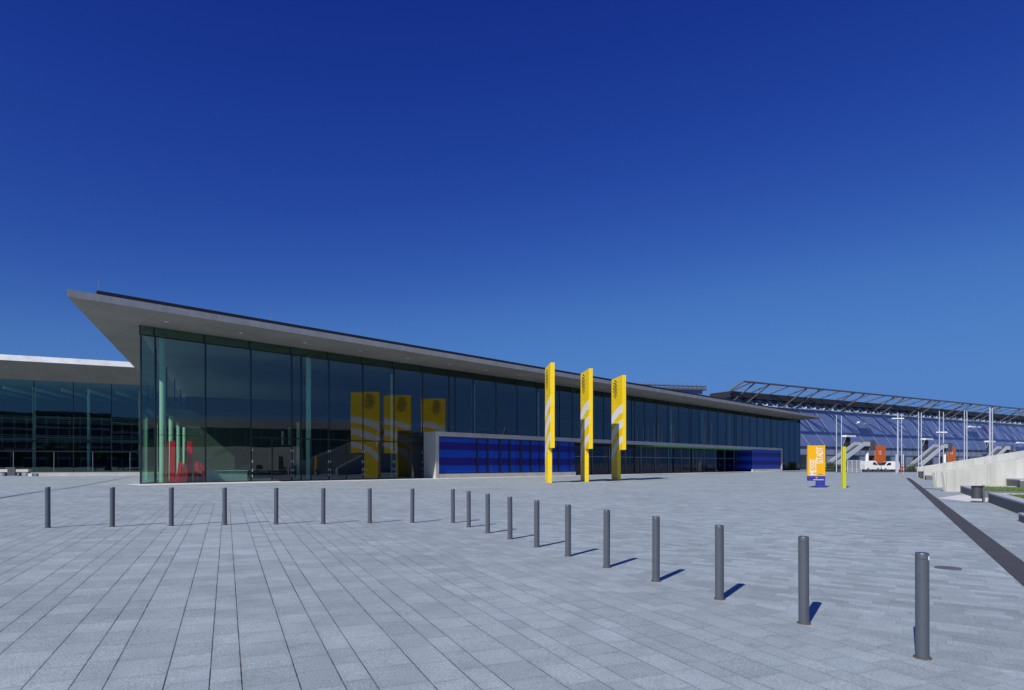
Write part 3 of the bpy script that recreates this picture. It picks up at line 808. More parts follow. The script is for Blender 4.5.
# ------------------------------------------------------------------ blue exhibition hall at right
HV = Vector((1580-CX, F)).normalized(); HN = Vector((HV.y,-HV.x)); HYAW = math.atan2(HV.y,HV.x)
H0 = Vector(((722-CX)/F*148, 148))
bh = thing('exhibition_hall', 'blue clad exhibition hall with an open steel roof canopy at right', 'exhibition hall', (H0.x,H0.y,0), HYAW)
def bs(px, o=0.0):
    t = (px-CX)/F; q_ = H0+HN*o; return (t*q_.y-q_.x)/(HV.x-t*HV.y)
def by(px, o=0.0): return (H0+HN*o+HV*bs(px,o)).y
BL = 215.0
zA = zpx(446.5, by(830)); zB = zpx(412.0, by(830)); zC = zpx(391.0, by(722)); zD = zpx(381.3, by(743, 6.5))
m_ = MB(); m_.box(4,BL,.5,13.5,-.2,zA); m_.build('base_wall', M['hallbase'], bh)
m_ = MB()
for k in range(52): m_.box(5+k*4,5.18+k*4,.3,.5,0,zA-.02)
m_.box(4,BL,.35,.49,zA*.62,zA*.62+.2); m_.build('base_frame', M['steel_d'], bh)
for k in range(26):
    m_ = MB(); m_.box(5.4+k*8,8.8+k*8,.44,.497,.3,zA*.6); m_.build('base_window', M['glass_dark'], bh)
m_ = MB(); m_.box(3,BL,0,13.5,zA+.003,zB); m_.build('blue_wall', M['clad'], bh)
for k in range(32):
    a = -4+k*6.6; run = (zB-zA)*1.2
    xa, za = a, zB-.1; xb, zb = a+run, zA+.1
    if xa < 3.2: za -= (3.2-xa)/run*(zB-zA-.2); xa = 3.2
    if xb > BL-.5: zb += (xb-BL+.5)/run*(zB-zA-.2); xb = BL-.5
    m_ = MB(); m_.bar((xa,-.035,za),(xb,-.035,zb),.05,.13); m_.build('wall_rib', M['steel_l'], bh)
m_ = MB(); xa, xb = bs(982), bs(988.5); m_.tube((xa,-.4,zpx(425.5,by(982))),(xb,-.4,zpx(435,by(988))),.16,8); m_.build('magenta_pipe', M['magenta'], bh)
# truss zone under the roof
m_ = MB(); m_.box(3,BL,1.2,5.5,zB+.003,zC-1.303); m_.build('truss_wall', M['clad'], bh)
m_ = MB(); m_.box(2.5,BL,-.7,6,zC-1.3,zC+.1); m_.build('roof_deck', M['black'], bh)
m_ = MB(); m_.tube((3,-.35,zB+.25),(BL,-.35,zB+.25),.18,10); m_.build('lower_chord', M['strut'], bh, smooth=True)
for k in range(54):
    a = 4+k*3.9; m_ = MB()
    m_.bar((a,-.3,zB+.3),(a+1.5,.9,zC-1.32),.7,.3); m_.bar((a+3.4,-.3,zB+.3),(a+1.9,.9,zC-1.32),.3,.2)
    m_.build('truss_strut', M['strut'], bh)
# canopy frame
oC = 6.5; xT0 = bs(743, oC)
zC1 = zC+.1
m_ = MB(); m_.tube((xT0,-oC,zD),(BL,-oC,zD),.22,12); m_.build('canopy_chord', M['steel_d'], bh, smooth=True)
m_ = MB(); m_.bar((1.6,-.9,zC1),(xT0,-oC,zD),.35,.4); m_.build('canopy_rafter', M['steel'], bh)
for k in range(30):
    a = xT0+3+k*6.9
    if a > BL: break
    m_ = MB(); m_.bar((a,-.9,zC1),(a,-oC,zD),.2,.24); m_.build('canopy_rafter', M['steel_d'], bh)
    if k % 2 == 0:
        m_ = MB(); m_.bar((a,-.9,zC1+.35),(a+13.8 if a+13.8 < BL else a,-oC+.2,zD+.1),.2,.16); m_.build('canopy_brace', M['steel'], bh)
for k in range(11):
    for dx in (0, 5.2):
        a = xT0+4+k*19.5+dx
        if a > BL-2: continue
        m_ = MB(); m_.tube((a-1.0,-.1,zB+.2),(a,-oC+.1,zD-.2),.18,10); m_.build('canopy_prop', M['steel_d'], bh, smooth=True)
# escape stairs
def stair_proto(lab):
    t = thing('escape_stair', lab, 'staircase', (0,0,0), HYAW, 'grey escape stairs before the blue hall')
    run, hgt = 15.2, zpx(441, by(862,7))-1.0
    for y in (-1.25, 1.25):
        m_ = MB(); m_.profile([(0,-.1),(1.2,-.1),(run,hgt-.4),(run+2.6,hgt-.4),(run+2.6,hgt+.75),(run,hgt+.75),(0,.75)], y-.09, y+.09); m_.build('parapet', M['steel_l'], t)
    m_ = MB()
    n = 34
    for k in range(n): m_.box(.6+k*(run-.6)/n, .6+(k+1.15)*(run-.6)/n, -1.15, 1.15, hgt/n*k-.05, hgt/n*(k+1)-.1)
    m_.box(run,run+2.6,-1.15,1.15,hgt-.35,hgt-.1); m_.build('flight', M['steel_d'], t)
    m_ = MB(); m_.box(run+2.65,run+5.4,-1.2,1.2,hgt-1.5,hgt+1.2); m_.build('landing_box', M['steel_d'], t, bevel=.03)
    m_ = MB(); m_.tube((run+3.4,0,-.1),(run+3.4,0,hgt-1.5),.42,14); m_.build('column', M['white'], t, smooth=True)
    m_ = MB(); m_.box(14.9,19.3,3.4,4.9,hgt+2.2,hgt+2.7); cn = m_.build('canopy', M['white'], t, bevel=.03)
    m_ = MB(); m_.box(16.0,18.0,4.2,4.8,hgt-.9,hgt+2.15); m_.build('doorway', M['int_dark'], t)
    m_ = MB(); m_.tube((14.8,3.6,hgt+2.2),(15.6,4.6,hgt+.4),.1,8); m_.build('canopy_stay', M['steel_l'], t)
    return t
sb = bs(824.5, 7)
labs = ['grey escape stair beside the amber sign, in front of the blue hall', 'grey escape stair in the middle, behind the flag masts', 'grey escape stair half hidden by the sloping concrete wall']
for k in range(3):
    o = stair_proto(labs[0]) if k == 0 else copy_tree(first_stair)
    if k == 0: first_stair = o
    w = H0+HV*(sb+k*40.3)+HN*7; o.location = (w.x,w.y,0); o['label'] = labs[k]
# orange number boards
olab = ['orange board with white number behind the white vans', 'orange board behind the middle flag masts', 'orange board showing just above the concrete wall at right']
for k, (xa, xb, ya, yb) in enumerate(((875,885.3,445.5,463),(948,955.3,447,462),(1008,1014,449,462))):
    o_ = 1.5; a, b = bs(xa,o_), bs(xb,o_); Y_ = by((xa+xb)/2,o_); w = H0+HV*((a+b)/2)+HN*o_
    t = thing('number_board', olab[k], 'sign board', (w.x,w.y,0), HYAW, 'orange boards on the blue hall')
    hw = (b-a)/2; z1_, z0_ = zpx(ya,Y_), zpx(yb,Y_)
    m_ = MB(); m_.box(-hw,hw,-.12,.12,z0_,z1_); m_.build('panel', M['orange'], t)
    m_ = MB()
    for sx in (-1,1): m_.tube((sx*hw*.7,.0,-.1),(sx*hw*.7,0,z0_),.1,8)
    m_.build('leg', M['steel_d'], t)
    if k < 2: text('lettering', '12' if k == 0 else '14', M['white'], t, (-hw*.15,-.125,z0_+(z1_-z0_)*.58), (R(90),0,0), 1.5, .003, .02)
# white slabs fixed high on the blue wall
slab_l = ['white lamp slab on the blue wall above the first escape stair', 'white lamp slab on the blue wall left of the magenta pipe', 'white lamp slab on the blue wall at the right edge of the picture']
for k,(xa,xb,y_) in enumerate(((859,872,422.6),(969.5,979.5,426.8),(1018,1030,442.8))):
    o_ = 1.6; a, b = bs(xa,o_), bs(xb,o_); Y_ = by((xa+xb)/2,o_); w = H0+HV*((a+b)/2)
    t = thing('wall_lamp', slab_l[k], 'lamp', (w.x,w.y,zpx(y_,Y_)), HYAW, 'white lamp slabs on the blue wall')
    m_ = MB(); m_.box(-(b-a)/2,(b-a)/2,-2.0,-1.0,-.22,.22); m_.build('slab', M['white'], t, bevel=.02)
    m_ = MB()
    for sx in (-.3,.3): m_.bar(((b-a)*sx,-1.0,0),((b-a)*sx,.0,-.3),.12,.12)
    m_.build('bracket', M['steel_l'], t)
# far hall with spiky roof
fh = thing('distant_hall', 'distant hall whose spiky roof edge shows above the concrete roof', 'exhibition hall', ((640-CX)/F*196, 196, 0), R(14))
yF = 198; zF = zpx(386.5, yF)
m_ = MB(); m_.box(-30,22,0,30,-.2,zF-.9); m_.build('wall', M['clad'], fh)
m_ = MB(); m_.box(-31,23,-1,31,zF-.897,zF-.3); m_.build('roof', M['steel_d'], fh)
m_ = MB()
for k in range(32):
    a = -30+k*1.65; m_.tube((a,-.6,zF-.3),(a,-.6,zF+1.0+.4*(k%2)),.09,6); m_.tube((a,-.6,zF-.3),(a+1.65,-.6,zF+.6),.10,6)
m_.tube((-30.5,-.6,zF+.3),(23,-.6,zF+.3),.20,8); m_.build('roof_lattice', M['steel_d'], fh)

# ------------------------------------------------------------------ flag masts
mast_px = [(836.5,415),(841.5,416),(897.8,413),(901.6,413.4),(918.5,412),(921.4,412.6),(939.4,411),(943.4,412),(964.4,410),(966.9,411),(989.9,407.5),(992.4,407.8)]
mlab = ['left mast of the pair behind the lime post', 'right mast of the pair behind the lime post',
 'left mast of the pair beside the walking person', 'right mast of the pair beside the walking person',
 'left mast of the pair above the end of the concrete wall', 'right mast of the pair above the end of the concrete wall',
 'left mast of the pair with a white crossbar below mid height', 'right mast of the pair with a crossbar, before an orange board',
 'left mast of the close pair left of the magenta pipe', 'right mast of the close pair left of the magenta pipe',
 'left mast of the thick close pair at far right', 'right mast of the thick close pair at far right']
HM = 10.6
for k, ((x, y), lb) in enumerate(zip(mast_px, mlab)):
    Y_ = (HM-E)*F/(HY-y); X_ = (x-CX)/F*Y_
    t = thing('flag_mast', 'pale grey '+lb, 'mast', (X_,Y_,gz(X_,Y_)), 0, 'pale flag masts before the blue hall')
    rr = .15 if k in (2,10) else .10
    m_ = MB(); m_.tube((0,0,-.1),(0,0,HM),rr,12,rr*.75); m_.build('pole', M['mast'], t, smooth=True)
    m_ = MB(); m_.lathe([(rr+.14,-.05),(rr+.14,.05),(rr+.02,.07)],14); m_.build('base_plate', M['steel_d'], t)
    if k in (2, 6):
        yb = 418.5 if k == 2 else 432.3; z_ = zpx(yb,Y_); xa, xb = ((891,903.2) if k == 2 else (935.3,946.3))
        m_ = MB(); m_.box((xa-x)/F*Y_,(xb-x)/F*Y_,-.28,-.20,z_-.09,z_+.09); m_.build('crossbar', M['white'], t)

# short pale posts by the person
for k,(x,yt) in enumerate(((903.3,454),(896.2,454.2))):
    Y_ = 104.0; X_ = (x-CX)/F*Y_
    t = thing('light_column', ['short thick pale column right of the mast by the person','short thick pale column left of the mast by the person'][k], 'post', (X_,Y_,0), 0, 'short pale columns')
    m_ = MB(); m_.tube((0,0,-.1),(0,0,zpx(yt,Y_)),.11,12); m_.build('shaft', M['mast'], t, smooth=True)
    m_ = MB(); m_.lathe([(.14,zpx(yt,Y_)),(.14,zpx(yt,Y_)+.08),(.05,zpx(yt,Y_)+.12)],12); m_.build('cap', M['steel_d'], t)

# mesh fence by the vans
p = Vector(((847.5-CX)/F*118,118)); t = thing('mesh_fence', 'pale steel mesh fence panels right of the lime post', 'fence', (p.x,p.y,0), R(8))
m_ = MB()
for k in range(4): m_.tube((k*.97,0,-.1),(k*.97,0,2.35),.05,8)
for z in (.15,2.3): m_.tube((0,0,z),(2.91,0,z),.035,6)
m_.build('frame', M['steel_l'], t)
m_ = MB()
for k in range(30): m_.tube((.05+k*.097,0,.15),(.05+k*.097,0,2.3),.012,5)
for k in range(8): m_.tube((0,0,.4+k*.25),(2.91,0,.4+k*.25),.012,5)
m_.build('mesh', M['steel_l'], t)

# ------------------------------------------------------------------ vans
def van(loc, rz, lab):
    t = thing('parked_van', lab, 'van', loc, rz, 'white vans on the road')
    L = 4.5
    m_ = MB(); m_.profile([(0,.32),(.0,1.5),(.12,2.15),(2.7,2.22),(3.1,2.1),(3.72,1.32),(4.4,1.1),(4.5,.85),(4.5,.34)], -.92, .92)
    m_.build('body', M['van'], t, bevel=.07, seg=3)
    for s in (-1,1):
        m_ = MB(); m_.profile([(2.2,1.3),(2.2,1.88),(2.85,1.9),(3.42,1.3)], s*.921, s*.935); m_.build('side_window', M['glass_dark'], t)
        for x in (.85,3.6):
            m_ = MB(); m_.tube((x,s*.74,.33),(x,s*.95,.33),.33,20); w = m_.build('wheel', M['tyre'], t, smooth=True)
            m_ = MB(); m_.tube((x,s*.952,.33),(x,s*.962,.33),.19,16); m_.build('rim', M['steel'], w)
        m_ = MB(); m_.box(4.48,4.53,s*.62-.2,s*.62+.2,.78,.98); m_.build('headlight', M['lamp_clear'], t)
        m_ = MB(); m_.box(3.15,3.3,s*1.0-.09,s*1.0+.09,1.3,1.55); m_.build('mirror', M['black'], t)
    m_ = MB(); m_.profile([(3.16,2.03),(3.74,1.35),(3.77,1.37),(3.19,2.06)], -.8, .8); m_.build('windscreen', M['glass_dark'], t)
    m_ = MB(); m_.box(4.5,4.56,-.9,.9,.36,.62); m_.build('bumper', M['black'], t, bevel=.02)
    return t
Yv = 139.0; zv = .28
def px_at(x, Y_): return (x-CX)/F*Y_
zroad = .035
va_ = van((px_at(862.5,Yv), Yv, zroad), R(7), 'white van with its bonnet to the right, left one of two'); va_.scale = (.86,.95,1.04)
vb_ = van((px_at(897.5,Yv+1.2), Yv+1.2, zroad), R(180-3), 'white van with its bonnet to the left, right one of two'); vb_.scale = (.86,.95,.98)

# ------------------------------------------------------------------ person
def skin_chain(name, verts, edges, radii, mat, parent, lvl=1):
    me = bpy.data.meshes.new(name); me.from_pydata(verts, edges, []); me.materials.append(mat)
    o = bpy.data.objects.new(name, me); COL.objects.link(o); o.parent = parent
    s_ = o.modifiers.new('Skin','SKIN'); s_.use_smooth_shade = True
    if not me.skin_vertices: 
        bm = bmesh.new(); bm.from_mesh(me); bm.verts.layers.skin.verify(); bm.to_mesh(me); bm.free()
    for i, r_ in enumerate(radii):
        v = me.skin_vertices[0].data[i]; v.radius = r_ if isinstance(r_, tuple) else (r_, r_); v.use_root = (i == 0)
    ss = o.modifiers.new('Sub','SUBSURF'); ss.levels = lvl; ss.render_levels = lvl
    return o
pp = at(902.2, 476.2)
pt = thing('person', 'person in red walking beside the flag mast near the concrete wall', 'person', (pp.x,pp.y,pp.z), R(20))
Pv = [(0,0,.88),(0,0,1.05),(0,0,1.25),(0,0,1.38),(0,-.01,1.47),(0,-.02,1.56),(0,-.02,1.66),
      (.09,0,.84),(.10,-.16,.46),(.10,-.10,.08),(.10,-.24,.04),
      (-.09,0,.84),(-.10,.06,.45),(-.10,.30,.12),(-.10,.20,.03),
      (.18,0,1.35),(.24,.10,1.08),(.23,-.02,.86),(.23,-.06,.76),
      (-.18,0,1.35),(-.25,-.08,1.10),(-.22,-.24,.90),(-.21,-.30,.82)]
Pe = [(0,1),(1,2),(2,3),(3,4),(4,5),(5,6),(0,7),(7,8),(8,9),(9,10),(0,11),(11,12),(12,13),(13,14),(3,15),(15,16),(16,17),(17,18),(3,19),(19,20),(20,21),(21,22)]
Pr = [(.13,.10),(.12,.09),(.14,.10),(.10,.08),.05,(.08,.10),(.08,.095),.085,.055,.04,(.035,.03),.085,.055,.04,(.035,.03),.055,.04,.032,.03,.055,.04,.032,.03]
skin_chain('body', Pv, Pe, Pr, M['skin'], pt, 2)
skin_chain('shirt', [(0,0,.94),(0,0,1.08),(0,0,1.26),(0,0,1.385),(.18,0,1.352),(.225,.07,1.15),(-.18,0,1.352),(-.23,-.055,1.17)],
           [(0,1),(1,2),(2,3),(3,4),(4,5),(3,6),(6,7)], [(.15,.12),(.14,.11),(.155,.12),(.11,.095),.068,.056,.068,.056], M['cloth_d'], pt, 2)
skin_chain('shorts', [(0,0,.93),(.09,0,.83),(.10,-.11,.58),(-.09,0,.83),(-.10,.04,.58)], [(0,1),(1,2),(0,3),(3,4)], [(.155,.12),.11,.085,.11,.085], M['cloth_r'], pt, 2)
m_ = MB(); m_.lathe([(.02,1.585),(.092,1.59),(.108,1.64),(.098,1.70),(.06,1.745),(.002,1.76)],16,(0,.0)); m_.build('hair', M['hair'], pt, smooth=True)
m_ = MB()
for sx in (-.035,.035): m_.lathe([(.002,1.60),(.012,1.608),(.002,1.616)],8,(sx,-.115))
m_.build('eyes', M['cloth_d'], pt)
m_ = MB(); m_.profile([(-.012,1.565),(.012,1.565),(.004,1.60),(-.004,1.60)],-.138,-.105); m_.build('nose', M['skin'], pt)
m_ = MB(); m_.box(-.16,.16,.12,.24,1.02,1.36); m_.build('backpack', M['cloth_r'], pt, bevel=.04); pt.scale = (.9,.9,.9)

# ------------------------------------------------------------------ concrete terrace walls
def twall(pA, top_y, length, slope, thick, lab, rzdeg, lean):
    z0_ = pA.z; h0 = zpx(top_y, pA.y)-z0_
    t = thing('retaining_wall', lab, 'wall', (pA.x,pA.y,z0_), R(rzdeg), 'sloping concrete terrace walls')
    m_ = MB(); m_.profile([(0,-.4),(length,-.4),(length,h0+slope*length),(-lean,h0),(0,0)], 0, thick); m_.build('wall_body', M['conc_wall'], t, bevel=.02)
    return t, h0
wA, hA = twall(at(946,491.5), 471.8, 60, .150, .22, 'nearest sloping concrete wall, behind the planters', 4, .16)
wB, hB = twall(at(936.5,487.2), 472.4, 60, .150, .3, 'short visible end of the middle concrete wall', 4, .12)
wC, hC = twall(at(919.5,478.6), 467.2, 80, .148, .3, 'farthest sloping concrete wall, rising behind the others', 4, .15)
# small white plate with dark marks on the far wall
a = ((953-CX)/F*72.2); t = thing('wall_plate', 'small white plate with dark marks on the farthest concrete wall', 'plate', (a, at(917.3,478.6).y+ (a-at(917.3,478.6).x)*math.tan(R(4))-.03, zpx(468.2,72.2)), R(4))
m_ = MB(); m_.box(-.5,.5,-.03,.0,-.13,.13); m_.build('plate', M['white'], t)
m_ = MB()
for k in (-.32,-.05,.12,.33): m_.box(k-.07,k+.05,-.036,-.031,-.07,.07)
m_.build('marks', M['black'], t)

# ------------------------------------------------------------------ planters, lawn, bins
dang = math.atan2(D.y,D.x)-math.pi/2         # local y = channel direction, local x = to the right
def planter(px, py, h, ln, wd, lab, z=None, grass=True):
    p = at(px,py); z_ = p.z if z is None else z
    t = thing('planter', lab, 'planter', (p.x,p.y,z_), dang, 'dark granite planters at right')
    m_ = MB(); m_.box(0,wd,-ln,-.0,-.5,h-.07); m_.build('granite_wall', M['granite_d'], t, bevel=.008)
    m_ = MB(); m_.box(-.015,.42,-ln-.01,.015,h-.067,h); m_.box(.423,wd,-.5,.015,h-.067,h); m_.build('coping', M['granite_l'], t, bevel=.006)
    if grass:
        gr_ = MB(); rnd = random.Random(int(px)); x0_, x1_, y0_, y1_ = .48, wd-.05, -ln+.1, -.55
        for _ in range(14000):
            x, y = rnd.uniform(x0_,x1_), rnd.uniform(y0_,y1_); hh = rnd.uniform(.04,.11); an = rnd.uniform(0,6.28); w_ = .009
            cx_, sy_ = math.cos(an)*w_, math.sin(an)*w_; lx, ly = rnd.uniform(-.03,.03), rnd.uniform(-.03,.03)
            n_ = len(gr_.v); gr_.v += [(x-cx_,y-sy_,h-.06),(x+cx_,y+sy_,h-.06),(x+lx,y+ly,h-.06+hh)]; gr_.f.append((n_,n_+1,n_+2)); gr_.m.append(0)
        so = MB(); so.box(x0_-.05,x1_,y0_,y1_+.05,h-.068,h-.055); so.build('turf_bed', M['soil'], t)
        gr_.mi = 0; go_ = gr_.build('turf', M['grass'], t); go_['kind'] = 'stuff'
    return t
planter(988.3, 502.3, .43, 13, 7, 'long dark granite planter with lawn nearest the camera at right')
planter(960.3, 492.3, .41, 6.3, 16, 'dark granite planter with lawn behind the litter bin')
p3 = Vector(((1005-CX)/F*38, 38)); 
t = thing('planter', 'upper dark granite planter against the sloping concrete wall', 'planter', (p3.x,p3.y,.3), dang, 'dark granite planters at right')
m_ = MB(); m_.box(0,9,-5,0,-.5,.37); m_.build('granite_wall', M['granite_d'], t, bevel=.008)
m_ = MB(); m_.box(-.015,9,-5.01,.015,.373,.44); m_.build('coping', M['granite_l'], t, bevel=.006)
p = at(1018.5, 521); m_ = MB(); m_.box(0,1.2,-3,0,-.3,.19); o = m_.build('granite_wall', M['granite_d'], bevel=.008)
t = thing('stone_step', 'low granite step beside the nearest planter at the picture edge', 'step', (p.x,p.y,p.z), dang); o.parent = t; o.name = 'riser'
m_ = MB(); m_.box(-.012,1.2,-3.01,.012,.193,.25); m_.build('tread', M['granite_l'], t, bevel=.006)
def bin_(px, py, sc_, lab):
    p = at(px,py); t = thing('litter_bin', lab, 'bin', (p.x,p.y,p.z), R(-20), 'steel litter bins')
    m_ = MB(); m_.tube((.0,0,.17),(0,0,.64),.20,24); m_.build('drum', M['bin'], t, smooth=True)
    m_ = MB(); m_.lathe([(.215,.643),(.215,.69),(.17,.715),(.001,.72)],24); m_.build('lid', M['black'], t, smooth=True)
    m_ = MB(); m_.box(.19,.27,-.05,.05,-.03,.74); m_.build('post', M['steel_d'], t, bevel=.008)
    m_ = MB(); m_.box(-.12,.32,-.16,.16,-.01,.02); m_.build('foot_plate', M['steel_d'], t)
    t.scale = (sc_,)*3; return t
bin_(977, 502.4, 1.02, 'grey drum litter bin beside the dark granite planter')
bin_(920.6, 478.6, 1.1, 'grey litter bin by the end of the farthest concrete wall')
p = at(926, 480); m_ = MB(); m_.box(0,1.0,0,2.5,-.2,.42); tag(m_.build('stone_block', M['granite_d'], loc=(p.x,p.y,p.z), rz=dang, bevel=.02), 'low dark block between two concrete walls', 'stone block')

# ------------------------------------------------------------------ shrubs
def shrub(x, y, w_, h_, lab, n=1500, seed=1):
    rnd = random.Random(seed); t = thing('shrub', lab, 'shrub', (x,y,gz(x,y)), 0, 'green shrubs before the blue hall')
    cl = [(rnd.uniform(-w_,w_)*.8, rnd.uniform(-1,1)*.6, rnd.uniform(.25,.95)*h_, rnd.uniform(.25,.5)*h_) for _ in range(14)]
    m_ = MB()
    for _ in range(n):
        cx_, cy_, cz_, r_ = rnd.choice(cl)
        v = Vector((rnd.gauss(0,1),rnd.gauss(0,1),rnd.gauss(0,1))).normalized()*r_*rnd.uniform(.5,1)
        c_ = Vector((cx_,cy_,max(.05,cz_*.8)))+v
        if c_.z < .03: c_.z = .03
        a_ = Vector((rnd.uniform(-1,1),rnd.uniform(-1,1),rnd.uniform(-1,1))).normalized(); b_ = a_.orthogonal().normalized(); s_ = rnd.uniform(.08,.15)
        n_ = len(m_.v); m_.v += [tuple(c_-a_*s_),tuple(c_+b_*s_*.5),tuple(c_+a_*s_),tuple(c_-b_*s_*.5)]; m_.f.append((n_,n_+1,n_+2,n_+3)); m_.m.append(0)
    m_.build('foliage', M['leaf'], t)
    m_ = MB()
    for cx_,cy_,cz_,r_ in cl[:6]: m_.tube((cx_*.3,cy_*.3,-.05),(cx_,cy_,cz_*.8),.05,6,.02)
    m_.build('stem', M['bark'], t)
shrub(px_at(830,139),139,1.5,2.0,'dark green shrub behind the amber sign',1600,3)
shrub(px_at(836.5,137),137,1.0,1.5,'pale green shrub at the foot of the first masts',900,4)
shrub(px_at(914,124),124,1.7,1.7,'green shrub at the left end of the farthest concrete wall',1300,5)

# ------------------------------------------------------------------ hall across the plaza (outside the frame, mirrored in the glass)
oh = thing('opposite_hall', 'pale roofed hall across the plaza, mirrored in the glass facade', 'exhibition hall', (118,-75,0), R(82))
m_ = MB(); m_.box(-20,110,-26,0,-.2,12.6); m_.build('wall', M['glass_dark'], oh)
m_ = MB(); m_.box(-23,113,-29,5,12.6,15.2); m_.build('roof', M['conc'], oh)
m_ = MB()
for k in range(30): m_.box(-19+k*4.4,-18.8+k*4.4,.003,.12,0,12.59)
m_.build('mullion', M['steel'], oh)

bh2 = thing('rear_hall', 'dark gridded hall behind the photographer, mirrored in the left glass hall', 'exhibition hall', (-130,-92,0), 0)
m_ = MB(); m_.box(0,190,-30,0,-.2,22); m_.build('wall', M['int_wall'], bh2)
m_ = MB(); m_.box(-3,193,-33,4,22.003,23.2); m_.build('roof', M['steel_d'], bh2)
m_ = MB()
for k in range(48): m_.box(k*4,k*4+.5,.003,.3,0,21.9)
for k in range(5): m_.box(0,190,.303,.5,3.6+k*4.2,4.5+k*4.2)
m_.build('mullion', M['conc_white'], bh2)

def added_treeline(a, b, n, h, name_lab, seed):  # trees outside the frame, added to break up the glass reflections
    rnd = random.Random(seed); m_ = MB(); tr = MB()
    for k in range(n):
        t_ = (k+rnd.uniform(-.3,.3))/n; x = a[0]+(b[0]-a[0])*t_; y = a[1]+(b[1]-a[1])*t_; hh = h*rnd.uniform(.7,1.15)
        tr.tube((x,y,-.2),(x,y,hh*.55),.22,8,.1)
        cl = [(x+rnd.uniform(-2,2), y+rnd.uniform(-2,2), hh*rnd.uniform(.42,.88), hh*rnd.uniform(.12,.2)) for _ in range(11)]
        for _ in range(900):
            cx_, cy_, cz_, r_ = rnd.choice(cl)
            v = Vector((rnd.gauss(0,1),rnd.gauss(0,1),rnd.gauss(0,1))).normalized()*r_*rnd.uniform(.55,1)
            c_ = Vector((cx_,cy_,cz_))+v; a_ = Vector((rnd.uniform(-1,1),rnd.uniform(-1,1),rnd.uniform(-1,1))).normalized(); b_ = a_.orthogonal().normalized(); s_ = rnd.uniform(.25,.45)
            n_ = len(m_.v); m_.v += [tuple(c_-a_*s_),tuple(c_+b_*s_*.5),tuple(c_+a_*s_),tuple(c_-b_*s_*.5)]; m_.f.append((n_,n_+1,n_+2,n_+3)); m_.m.append(0)
    k0 = len(m_.f); m_.mi = 1; m_.add(tr.v, tr.f)
    tag(m_.build('added_treeline', [M['leaf'], M['bark']]), name_lab, kind='stuff')
added_treeline((72,-62),(84,16), 13, 8.5, 'added row of green trees across the plaza, mirrored in the facade', 11)
added_treeline((-95,-62),(10,-70), 13, 11, 'added row of trees behind the photographer, mirrored in the left hall', 12)
for k,(x_,y_,l_,h_) in enumerate(((50,-30,52,1.6),(57,-34,58,3.4),(64,-38,64,5.4))):
    t = thing('terrace_wall', ['lowest','middle','topmost'][k]+' long pale terrace wall across the plaza, mirrored in the glass', 'wall', (x_,y_,0), R(83), 'terrace walls across the plaza')
    m_ = MB(); m_.box(0,l_,-.3,0,-.2,h_); m_.build('wall_body', M['conc_wall'], t)
    m_ = MB(); m_.box(0,l_,-6.2,-.32,-.2,h_-.1); m_.build('turf', M['grass'], t)

# ------------------------------------------------------------------ light, sky, camera
SKY_CURVE = ((.5,1.9,7.0,.7),(.55,1.7,3.75,1.05),(1.0,.86,.90,1.1))
SUN_EL, AZ = R(37.2), math.atan2(-.535, -.845)      # azimuth of the sun, clockwise from +Y
sd = bpy.data.lights.new('sun', 'SUN'); sd.energy = 4.4; sd.angle = R(.53); sd.color = (1.0,.97,.92)
so = bpy.data.objects.new('sun', sd); COL.objects.link(so)
tosun = Vector((math.sin(AZ)*math.cos(SUN_EL), math.cos(AZ)*math.cos(SUN_EL), math.sin(SUN_EL)))
so.rotation_euler = tosun.to_track_quat('Z','Y').to_euler(); so.location = tosun*200
w = bpy.data.worlds.new('World'); scene.world = w; w.use_nodes = True
nt = w.node_tree; nt.nodes.clear()
sky = nt.nodes.new('ShaderNodeTexSky'); sky.sky_type = 'NISHITA'; sky.sun_disc = False
sky.sun_elevation = SUN_EL; sky.sun_rotation = AZ % (2*math.pi); sky.altitude = 400; sky.air_density = 1.0; sky.dust_density = 0.15; sky.ozone_density = 5.0
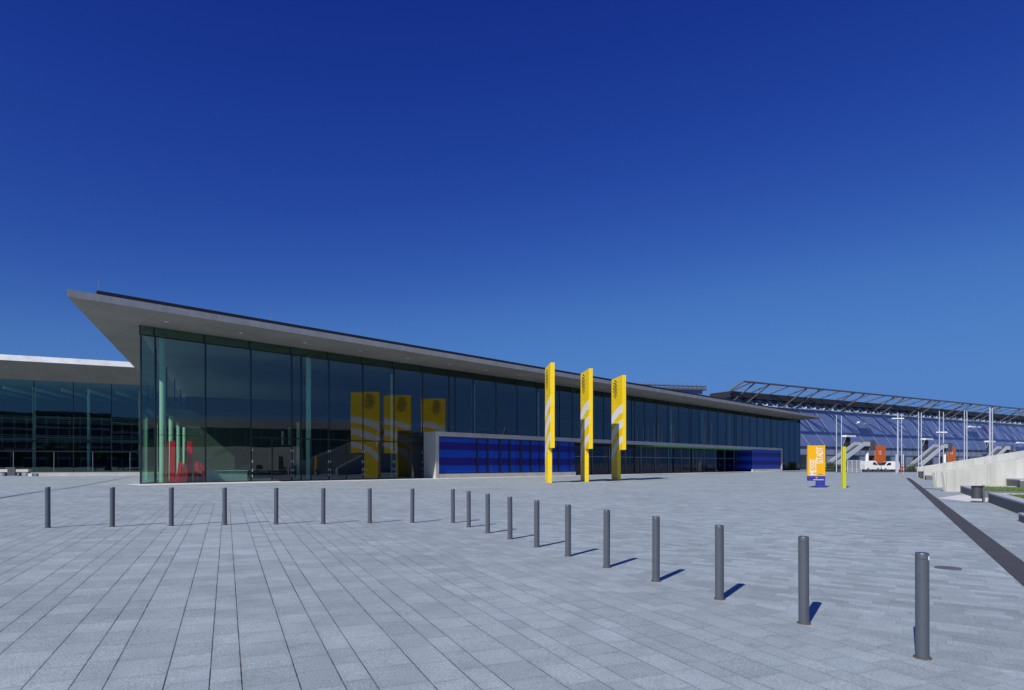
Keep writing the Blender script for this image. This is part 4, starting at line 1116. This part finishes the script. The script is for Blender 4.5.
# film and polariser response of the sky: red and green fall off faster than blue
STR = .085
sp = nt.nodes.new('ShaderNodeSeparateColor'); cb = nt.nodes.new('ShaderNodeCombineColor')
def wm(op, a, b):
    nd = nt.nodes.new('ShaderNodeMath'); nd.operation = op
    for i_, x_ in enumerate((a, b)):
        if isinstance(x_, bpy.types.NodeSocket): nt.links.new(x_, nd.inputs[i_])
        else: nd.inputs[i_].default_value = x_
    return nd.outputs[0]
nt.links.new(sky.outputs[0], sp.inputs[0])
for ch, (k0, g1, k1, cap) in enumerate(SKY_CURVE):
    c_ = wm('MULTIPLY', wm('POWER', wm('MULTIPLY', sp.outputs[ch], STR), 1.0), k0)
    o_ = wm('MINIMUM', wm('MULTIPLY', wm('POWER', c_, g1), k1), wm('MULTIPLY', c_, cap))
    sm_ = nt.nodes.new('ShaderNodeMath'); sm_.operation = 'SMOOTH_MIN'; nt.links.new(o_, sm_.inputs[0])
    sm_.inputs[1].default_value = (.088,.225,.56)[ch]; sm_.inputs[2].default_value = (.05,.12,.25)[ch]
    nt.links.new(wm('DIVIDE', sm_.outputs[0], STR), cb.inputs[ch])
bg = nt.nodes.new('ShaderNodeBackground'); bg.inputs[1].default_value = STR
wo = nt.nodes.new('ShaderNodeOutputWorld')
nt.links.new(cb.outputs[0], bg.inputs[0]); nt.links.new(bg.outputs[0], wo.inputs[0])

cd = bpy.data.cameras.new('camera'); cd.sensor_width = 36; cd.lens = F/1024*36; cd.shift_y = (HY-345)/1024; cd.clip_start = .05; cd.clip_end = 8000
co = bpy.data.objects.new('camera', cd); COL.objects.link(co); co.location = (0,0,E); co.rotation_euler = (R(90),0,0)
scene.camera = co
vs = scene.view_settings; vs.view_transform = 'Standard'; vs.look = 'None'; vs.exposure = 0; vs.gamma = 1; vs.use_curve_mapping = False
cy = scene.cycles; cy.max_bounces = 8; cy.transparent_max_bounces = 16; cy.diffuse_bounces = 3; cy.glossy_bounces = 4; cy.use_denoising = True
cy.sample_clamp_indirect = 6
